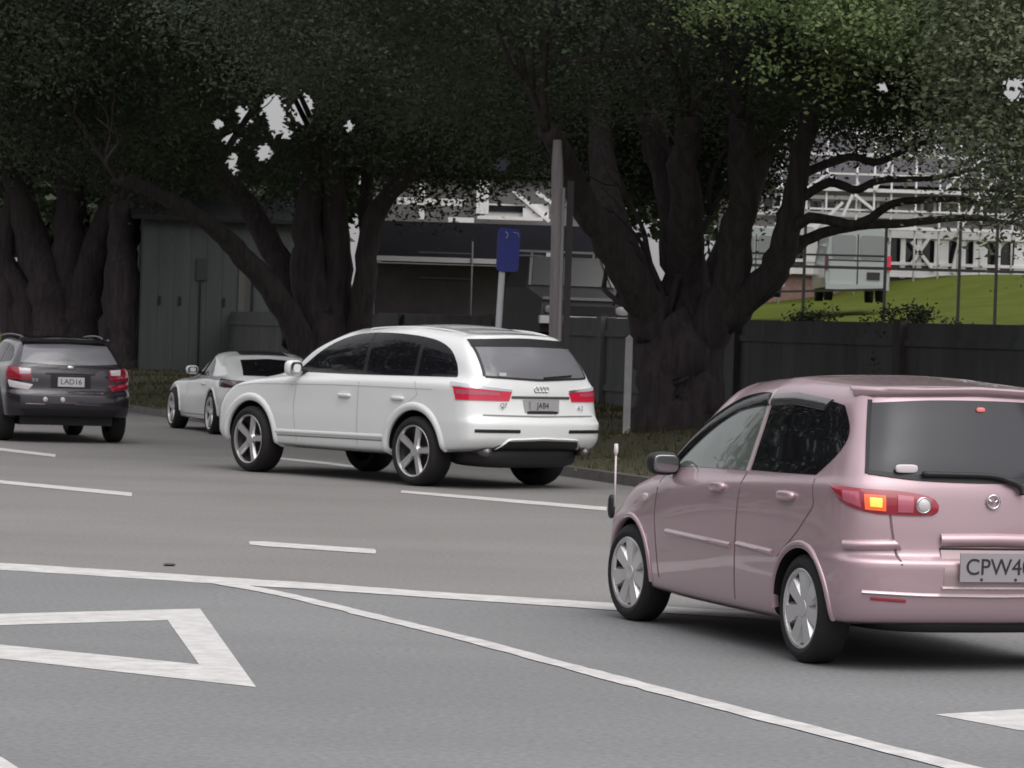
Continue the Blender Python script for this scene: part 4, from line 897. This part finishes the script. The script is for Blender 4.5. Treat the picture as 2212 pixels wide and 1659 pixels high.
# ------------------------------------------------------------------ shed on the left
M_SHED = mat('shed_boards', (.095,.105,.105), .8, var=.15, scale=1.5, stretch=(2,2,.15)); M_SHEDD = mat('shed_dark', (.02,.022,.024), .8)
d = 84.0; q = at(475, 790, d); sh = empty('shed', (q.x, d, .5), R(8)); tag(sh, 'plain grey green boarded shed behind the white coupe', 'shed')
W_ = 4.0
m = MB()
for k in range(10): m.box((-W_/2+.2+.4*k, 0, 1.9), (.394, .05, 3.8))
m.build('front_wall', M_SHED, sh)
m = MB(); m.box((-W_/2,2,1.9),(.06,4,3.8)); m.box((W_/2+.02,2,1.9),(.06,4,3.8)); m.box((0,4,1.9),(W_,.06,3.8)); m.build('side_walls', M_SHED, sh)
m = MB(); v = [(-W_/2-.3,-.35,3.75),(W_/2+.3,-.35,3.75),(W_/2+.3,4.3,4.5),(-W_/2-.3,4.3,4.5)]; m.add(v+[(a,b_,c_+.1) for a,b_,c_ in v],[(3,2,1,0),(4,5,6,7),(0,1,5,4),(1,2,6,5),(2,3,7,6),(3,0,4,7)]); m.build('roof', M_SHEDD, sh)
for x in (-.55, .75): m = MB(); m.box((x,-.04,1.2),(.05,.02,2.4)); m.build('board_gap', M_SHEDD, sh)
m = MB(); m.box((.48,-.045,1.4),(.16,.03,2.8)); m.build('corner_board', mat('board_pale', (.14,.135,.125), .8), sh)
m = MB(); m.box((-.53,-.05,2.55),(.26,.04,.55)); m.build('vent', mat('vent_grey', (.055,.06,.062), .7), sh)
for x in (-1.55,-1.05,.05): m = MB(); m.box((x,-.045,1.75),(.06,.03,.22)); m.build('wall_slot', M_SHEDD, sh)

# ------------------------------------------------------------------ low dark house in the middle
M_NAVY = mat('navy_roof', (.009,.009,.012), .95, spec=.1, var=.2, scale=2); M_BROWN = mat('brown_wall', (.080,.070,.074), .85, var=.25, scale=1.5)
M_TRIM = mat('white_trim', (.74,.72,.74), .5, var=.06, scale=3); M_WIN = mat('house_glass', (.02,.022,.026), .08, spec=.8); M_GREYT = mat('grey_trim', (.16,.15,.16), .6)
d = 76.0; q0 = at(1070, 690, d); lh = empty('house', (q0.x, d, .7), R(-1.2)); tag(lh, 'low dark house with a navy roof and a white gutter behind the blue sign', 'house')
hw = 2.75
lx = lambda u: (u-1070)*d/F_D
m = MB(); m.box((0,2,1.25),(hw*2,4,2.5)); m.build('wall', M_BROWN, lh)
m = MB(); v = [(-hw-.15,-.5,2.62),(hw+.15,-.5,2.62),(hw+.15,1.1,3.50),(-hw-.15,1.1,3.50)]; m.add(v+[(a,b_,c_-.08) for a,b_,c_ in v],[(0,1,2,3),(7,6,5,4),(0,4,5,1),(1,5,6,2),(2,6,7,3),(3,7,4,0)])
v = [(-hw-.15,1.1,3.50),(hw+.15,1.1,3.50),(hw+.15,4.6,2.62),(-hw-.15,4.6,2.62)]; m.add(v,[(0,1,2,3)]); rf = m.build('roof', M_NAVY, lh)
m = MB(); m.box(((lx(805)+lx(1190))/2,-.57,2.60),(lx(1190)-lx(805),.10,.11)); m.build('gutter', M_TRIM, lh)
m = MB(); m.box((lx(1184),-.66,2.80),(.16,.08,.16)); m.box((lx(1184),-.66,2.62),(.17,.08,.2)); m.build('gutter_end', M_TRIM, lh)
m = MB(); m.box((lx(1155),-.60,2.76),(.95,.05,.03)); m.box((lx(960),-.60,2.76),(1.2,.05,.025)); m.build('roof_batten', M_GREYT, lh)
m = MB(); m.box((lx(1160),-.06,2.10),(.85,.06,.05)); m.box((lx(1140),-.06,1.93),(.5,.06,.05)); m.bar((lx(1150),-.08,2.08),(lx(1165),-.08,1.82),.05); m.box((lx(1150),-.06,1.35),(1.1,.06,.04)); m.build('window_sill', M_GREYT, lh)
m = MB(); m.box((lx(1150),-.035,2.26),(.75,.04,.24)); m.build('window', M_WIN, lh)
m = MB(); m.box((lx(940),-.05,1.36),(2.6,.05,.035)); m.box((lx(960),-.05,2.2),(1.2,.05,.03)); m.build('wall_ledge', M_GREYT, lh)
m = MB(); m.tube([(lx(1018),-.64,.0),(lx(1018),-.64,3.1)],[.022,.018],8); m.build('downpipe', M_GREYT, lh, True)

# white balconied house beyond it
d = 98.0; q0 = at(1010, 690, d); bh = empty('house', (q0.x, d, 1.0)); tag(bh, 'pale two storey house with a white balcony seen over the navy roof', 'house')
sc_ = d/F_D
def hx(u): return (u-1010)*sc_
def hz(v, u=1010): return at(u, v, d).z-1.0
M_PALE = mat('pale_wall', (.16,.15,.155), .8, var=.15, scale=1)
m = MB(); m.box((.3,3,2.6),(6.6,5,5.2)); m.build('wall', M_PALE, bh)
m = MB(); m.add([(-3.4,.2,5.3),(4.0,.2,5.3),(4.0,3,6.7),(-3.4,3,6.7),(-3.4,5.8,5.3),(4.0,5.8,5.3)],[(0,1,2,3),(3,2,5,4),(0,3,4),(1,5,2),(0,4,5,1)]); m.build('roof', M_NAVY, bh)
m = MB(); m.box((hx(920),-.6,hz(440)),(2.1,.12,.2)); m.box((hx(990),-.6,hz(477)),(.75,.1,.14)); m.box((hx(1095),-.6,hz(470)),(1.9,.1,.10)); m.build('balcony_beam', M_TRIM, bh)
for u, a, b_ in ((905,395,478),(1035,390,462)): m = MB(); m.box((hx(u),-.55,(hz(a)+hz(b_))/2),(.16 if u == 905 else .36,.12,hz(a)-hz(b_))); m.build('balcony_post', M_TRIM, bh)
m = MB(); m.box((hx(1087),-.2,hz(452)),(1.3,.1,.35)); m.build('window_frame', M_TRIM, bh)
m = MB(); m.box((hx(1087),-.27,hz(449)),(1.15,.08,.18)); m.build('window', M_WIN, bh)
m = MB(); m.bar((hx(1100),-.45,hz(410)),(hx(1180),-.45,hz(474)),.16,.1); m.bar((hx(1150),-.45,hz(412)),(hx(1190),-.45,hz(438)),.2,.1); m.box((hx(1150),-.40,hz(452)),(.75,.08,.40)); m.build('gable_board', M_TRIM, bh)

# ------------------------------------------------------------------ white villa on the rise at the right
d = 110.0; sc_ = d/F_D; z0 = 3.25
q0 = at(1900, 690, d); vl = empty('villa', (q0.x, d, z0)); tag(vl, 'white villa with tall white window posts and a brick base above the lawn', 'house')
vx = lambda u: (u-1900)*sc_
vz_ = lambda v: at(1900, v, d).z-z0
M_BRICK = mat('brick_base', (.26,.155,.14), .85, var=.2, scale=6); M_BOARD = mat('weatherboard', (.42,.40,.41), .7, var=.2, scale=1.2, stretch=(.3,1,6))
m = MB(); m.box((2,4,-.2+ (vz_(600)+.4)/2),(14,7.9,vz_(600)+.8)); m.build('brick_base', M_BRICK, vl)
zl, zt = vz_(600), vz_(505)
m = MB(); m.box((2,4.2,(zl+zt)/2),(13.6,7.4,zt-zl)); m.build('lower_wall', M_WIN, vl)
m = MB(); m.box((2,4.1,(zt+vz_(405))/2+.01),(13.8,7.6,vz_(405)-zt-.02)); m.build('upper_wall', M_BOARD, vl)
for v_, h_, y_ in ((590,.22,-.12),(568,.10,-.10),(505,.24,-.14),(466,.16,-.05),(430,.12,-.08)):
    m = MB(); m.box((2,y_,vz_(v_)),(13.9,.14,h_)); m.build('wall_band', M_TRIM, vl)
for u in (1620,1700,1745,1772,1945,1980,2028,2075,2112,2150,2200,2245,2290):
    m = MB(); m.box((vx(u),-.06,(zl+zt)/2),(.46 if u in (2028,2112,2200,1745) else .16,.14,zt-zl)); m.build('window_post', M_TRIM, vl)
for a, b_ in (((1962,570),(2000,510)),((1962,520),(2012,582)),((2052,585),(2065,520)),((1780,510),(1810,560))):
    m = MB(); m.bar((vx(a[0]),-.22,vz_(a[1])),(vx(b_[0]),-.22,vz_(b_[1])),.13,.1); m.build('diagonal_brace', M_TRIM, vl)
for u0, u1, v0, v1 in ((1640,1690,470,430),(1740,1800,470,435),(1850,1930,465,432),(1985,2040,462,425),(2080,2150,465,430)):
    f_ = MB().box((vx((u0+u1)/2),.26,(vz_(v0)+vz_(v1))/2),((u1-u0)*sc_,.1,vz_(v1)-vz_(v0))).build('window', M_WIN, vl)
    m = MB(); zc = (vz_(v0)+vz_(v1))/2
    for x in (vx(u0), vx((u0+u1)/2), vx(u1)): m.box((x,.20,zc),(.09,.08,vz_(v1)-vz_(v0)))
    m.box((vx((u0+u1)/2),.205,vz_(v0)),((u1-u0)*sc_+.1,.09,.09)); m.box((vx((u0+u1)/2),.205,vz_(v1)),((u1-u0)*sc_+.1,.09,.09)); m.build('window_frame', M_TRIM, f_)
m = MB(); ze = vz_(402)
m.add([(-5.6,-.6,ze),(9.6,-.6,ze),(9.6,4,ze+2.4),(-5.6,4,ze+2.4),(-5.6,8.6,ze),(9.6,8.6,ze)],[(0,1,2,3),(3,2,5,4),(0,3,4),(1,5,2),(0,4,5,1)]); m.build('roof', mat('villa_roof', (.045,.042,.048), .7, var=.2, scale=2), vl)
for k, (ua, ub) in enumerate(((1980,2028),(2028,2075),(2075,2112),(2112,2150),(2150,2200))):    # rounded heads of the openings
    xa, xb = vx(ua)+.1, vx(ub)-.1; r_ = (xb-xa)/2; zc = zt-.16-r_
    pts = [((xa+xb)/2+r_*math.cos(a), -.03, zc+r_*math.sin(a)) for a in np.linspace(0, math.pi, 11)]
    v = pts+[(p[0], -.03, zt-.10) for p in pts]; m = MB(); m.add(v, [(q, q+1, q+12, q+11) for q in range(10)]); v2 = [(a, b_+.03, c_) for a, b_, c_ in v]; m.add(v2, [(q+11, q+12, q+1, q) for q in range(10)])
    for q in range(10): m.add([v[q], v[q+1], v2[q+1], v2[q]], [(0,1,2,3)])
    m.build('window_head', M_TRIM, vl)
sf = empty('scaffolding', (q0.x, d-1.6, z0)); tag(sf, 'pale scaffolding of crossing poles standing against the front of the white villa', 'scaffolding')
sv = lambda u, v: Vector(((u-1900)*(d-1.6)/F_D, 0, at(1900, v, d-1.6).z-z0))
M_SCAF = mat('scaffold_tube', (.62,.60,.62), .5, var=.1, scale=5)
for u in (1668,1722,1765,1830,1868,1905,1958,2010,2052,2100,2168,2225): m = MB(); b0 = sv(u, 0); m.tube([(b0.x,0,-.4),(b0.x,0,sv(u, random.choice((270,300,330))).z)],[.035,.035],8); m.build('upright', M_SCAF, sf, True)
for v_ in (288,336,378,412,455,492): m = MB(); m.bar(sv(1655, v_)+Vector((0,-.08,0)), sv(2240, v_)+Vector((0,-.08,0)), .06 if v_ % 4 else .11); m.build('ledger', M_SCAF, sf)
for (a, b_, c_, e_) in ((1905,285,1985,336),(2010,276,1990,334),(1905,285,2012,280),(1668,455,1765,378),(1765,378,1868,455),(1800,470,1832,395),(1868,412,1905,336),(2010,412,2100,336),(2100,412,2168,336),(1740,500,1800,440),(2052,492,2100,412)):
    m = MB(); m.bar(sv(a, b_)+Vector((0,-.16,0)), sv(c_, e_)+Vector((0,-.16,0)), .09); m.build('brace', M_SCAF, sf)
for (a, b_, v_) in ((1690,1830,402),(1905,2052,372),(2052,2168,418)): m = MB(); p_ = sv((a+b_)/2, v_); m.box((p_.x,.25,p_.z),((b_-a)*(d-1.6)/F_D,.5,.06)); m.build('plank', mat('plank_grey', (.30,.28,.29), .8), sf)

# wire fence with dark posts in front of the villa
d = 80.0; sc_ = d/F_D; wf = empty('wire_fence', (0, d, 0)); tag(wf, 'thin dark rail fence with slim posts crossing in front of the villa', 'fence')
def fz(u, v): return at(u, v, d).z
for u in (1735,1910,2070,2150,2250,1600):
    x = at(u, 650, d).x; zb = lz(KN.dot(Vector((x, d, 0))-KO), 0)-.1
    m = MB(); m.box((x,0,(zb+fz(u,480))/2),(.07,.06,fz(u,480)-zb)); m.build('fence_post', M_DARK, wf)
m = MB(); m.bar((at(1600,572,d).x,0,fz(1600,572)),(at(2280,590,d).x,0,fz(2280,590)),.07,.07); m.bar((at(1600,546,d).x,0,fz(1600,546)),(at(1910,554,d).x,0,fz(1910,554)),.05,.05); m.bar((at(1600,632,d).x,0,fz(1600,632)),(at(1910,625,d).x,0,fz(1910,625)),.05,.05); m.build('fence_rail', M_DARK, wf)

# ------------------------------------------------------------------ silver vans and yard vehicle
M_SILVER = mat('silver_paint', (.40,.43,.43), .35, metal=.4, coat=.6)
def van(u, v, d, wpx, label, group):
    q = at(u, v, d); k = wpx*d/F_D/1.7
    r = empty('van', (q.x, d, q.z)); tag(r, label, 'van', group); r.scale = (k, k, k)
    rows = []
    b = MB(); prof = [(-.72,.30),(-.84,.34),(-.86,.60),(-.86,1.0),(-.80,1.5),(-.72,1.82),(-.60,1.93),(0,1.96),(.60,1.93),(.72,1.82),(.80,1.5),(.86,1.0),(.86,.60),(.84,.34),(.72,.30)]
    v_ = []; f = []; n = len(prof); ys = (0,.06,2.6,3.3,4.1,4.4); zs = (1,1,1,.93,.56,.40); ws = (.97,1,1,.98,.95,.85)
    for y, s_, w2 in zip(ys, zs, ws): v_ += [(x*w2, y, .30+(z-.30)*s_) for x, z in prof]
    for i in range(len(ys)-1):
        for j in range(n-1): f.append((i*n+j, i*n+j+1, (i+1)*n+j+1, (i+1)*n+j))
        f.append((i*n+n-1, i*n, (i+1)*n, (i+1)*n+n-1))
    f += [tuple(reversed(range(n))), tuple(range((len(ys)-1)*n, len(ys)*n))]
    bo = mesh_obj('body', v_, f, M_SILVER, r, False)
    for sg in (-1, 1):
        m = MB(); m.add(*slab(round_rect(.62,.60,.08), -.03, .02, 1.42, sg*.37)); dw = m.build('rear_door_window', mat('van_glass', (.20,.21,.215), .12, spec=1.0), r)
        m = MB(); m.add(*slab(round_rect(.72,.62,.06), -.02, .02, .72, sg*.38)); m.build('rear_door_panel', M_SILVER, r)
        m = MB(); m.box((sg*.82,-.02,1.0),(.10,.06,.40)); m.build('tail_light', M_RED if sg > 0 else mat('smoked_lens', (.05,.012,.02), .1, coat=1), r)
    m = MB(); m.box((0,-.01,1.0),(.025,.03,1.5)); m.box((0,-.012,1.06),(1.6,.03,.03)); m.build('door_seam', M_DARK, r)
    m = MB(); m.box((.42,-.04,.66),(.34,.02,.20)); m.build('number_plate', M_CHAR, r)
    m = MB(); m.box((0,-.06,.36),(1.66,.16,.14)); m.build('bumper', M_SILVER, r)
    for x in (-.68,.68):
        for y in (.7,3.4):
            m = MB(); m.tube([(x-.1,y,.32),(x+.1,y,.32)],[.32,.32],20); m.build('wheel', M_TYRE, r, True)
van(1850, 650, 92, 140, 'silver van with two rear doors parked in front of the white villa', 'silver vans parked by the villa')
van(1630, 640, 90, 130, 'silver van seen through the fork of the big tree', 'silver vans parked by the villa')

def yard_truck():
    d = 62.0; q = at(1250, 690, d); r = empty('truck', (q.x, d, 1.0), R(14)); tag(r, 'old grey truck front half hidden between the wooden pole and the big tree', 'truck')
    g = mat('truck_grey', (.065,.063,.065), .5, var=.2, scale=3); g2 = mat('truck_pane', (.075,.078,.078), .3)
    def hexa(a, b): return a+b, [(3,2,1,0),(4,5,6,7),(0,1,5,4),(1,2,6,5),(2,3,7,6),(3,0,4,7)]
    m = MB(); m.add(*hexa([(-.9,-.6,.75),(.9,-.6,.75),(.9,.6,.75),(-.9,.6,.75)],[(-.85,-.55,1.36),(.85,-.55,1.36),(.86,.6,1.58),(-.86,.6,1.58)])); m.build('bonnet', g, r)
    m = MB(); m.add(*hexa([(-.88,.6,.75),(.88,.6,.75),(.88,2.2,.75),(-.88,2.2,.75)],[(-.86,.6,1.58),(.86,.6,1.58),(.86,2.2,1.58),(-.86,2.2,1.58)])); m.add(*hexa([(-.86,.62,1.585),(.86,.62,1.585),(.86,2.2,1.585),(-.86,2.2,1.585)],[(-.70,1.05,2.16),(.70,1.05,2.16),(.70,2.1,2.16),(-.70,2.1,2.16)])); m.build('cab', g, r)
    m = MB(); m.add([(-.76,.605,1.62),(.76,.605,1.62),(.64,1.00,2.10),(-.64,1.00,2.10)],[(0,1,2,3)]); m.build('windscreen', g2, r)
    for e_ in (((.80,.60,1.60),(.68,1.0,2.12)),((-.80,.60,1.60),(-.68,1.0,2.12)),((-.85,-.58,1.37),(.85,-.58,1.37))): m = MB(); m.bar(*e_, .05); m.build('edge_trim', mat('trim_dull', (.24,.23,.235), .6), r)
    m = MB(); m.box((0,-.68,.98),(1.85,.14,.14)); m.build('bumper', M_TRIM, r)
    m = MB(); m.box((0,-.62,1.16),(1.0,.04,.16)); m.build('grille', M_DARK, r)
    for x in (-.66,.66): m = MB(); m.sup((x,-.60,1.17),(.30,.10,.16),.8,8); m.build('headlight', mat('dull_lens', (.34,.33,.33), .3), r, True)
    m = MB(); m.bar((-.9,1.3,2.26),(.9,1.3,2.26),.04); m.bar((-.6,1.3,2.14),(-.6,1.3,2.26),.04); m.bar((.6,1.3,2.14),(.6,1.3,2.26),.04); m.build('roof_rack', mat('trim_dull', (.24,.23,.235), .6), r)
    for x in (-.74,.74):
        for y in (.1,1.9): m = MB(); m.tube([(x-.1,y,.38),(x+.1,y,.38)],[.38,.38],20); m.build('wheel', M_TYRE, r, True)
yard_truck()

# ------------------------------------------------------------------ tree belt along the near side of the road, mirrored in paint and glass
cs = []
for k in range(2600):
    t = random.uniform(0, 1); x = -15-11*t+random.gauss(0, 1.6); y = -10+66*t+random.gauss(0, 2)
    z = random.uniform(1.5, 13)
    if math.sin(y*.55)+.6*math.sin(y*1.3+z*.7) > .95: continue
    cs.append((min(x, -13.5), y, z))
belt = leaves(np.array(cs), .7, 18, .26, 'tree_belt', M_LEAF, None)
tag(belt, kind='stuff')
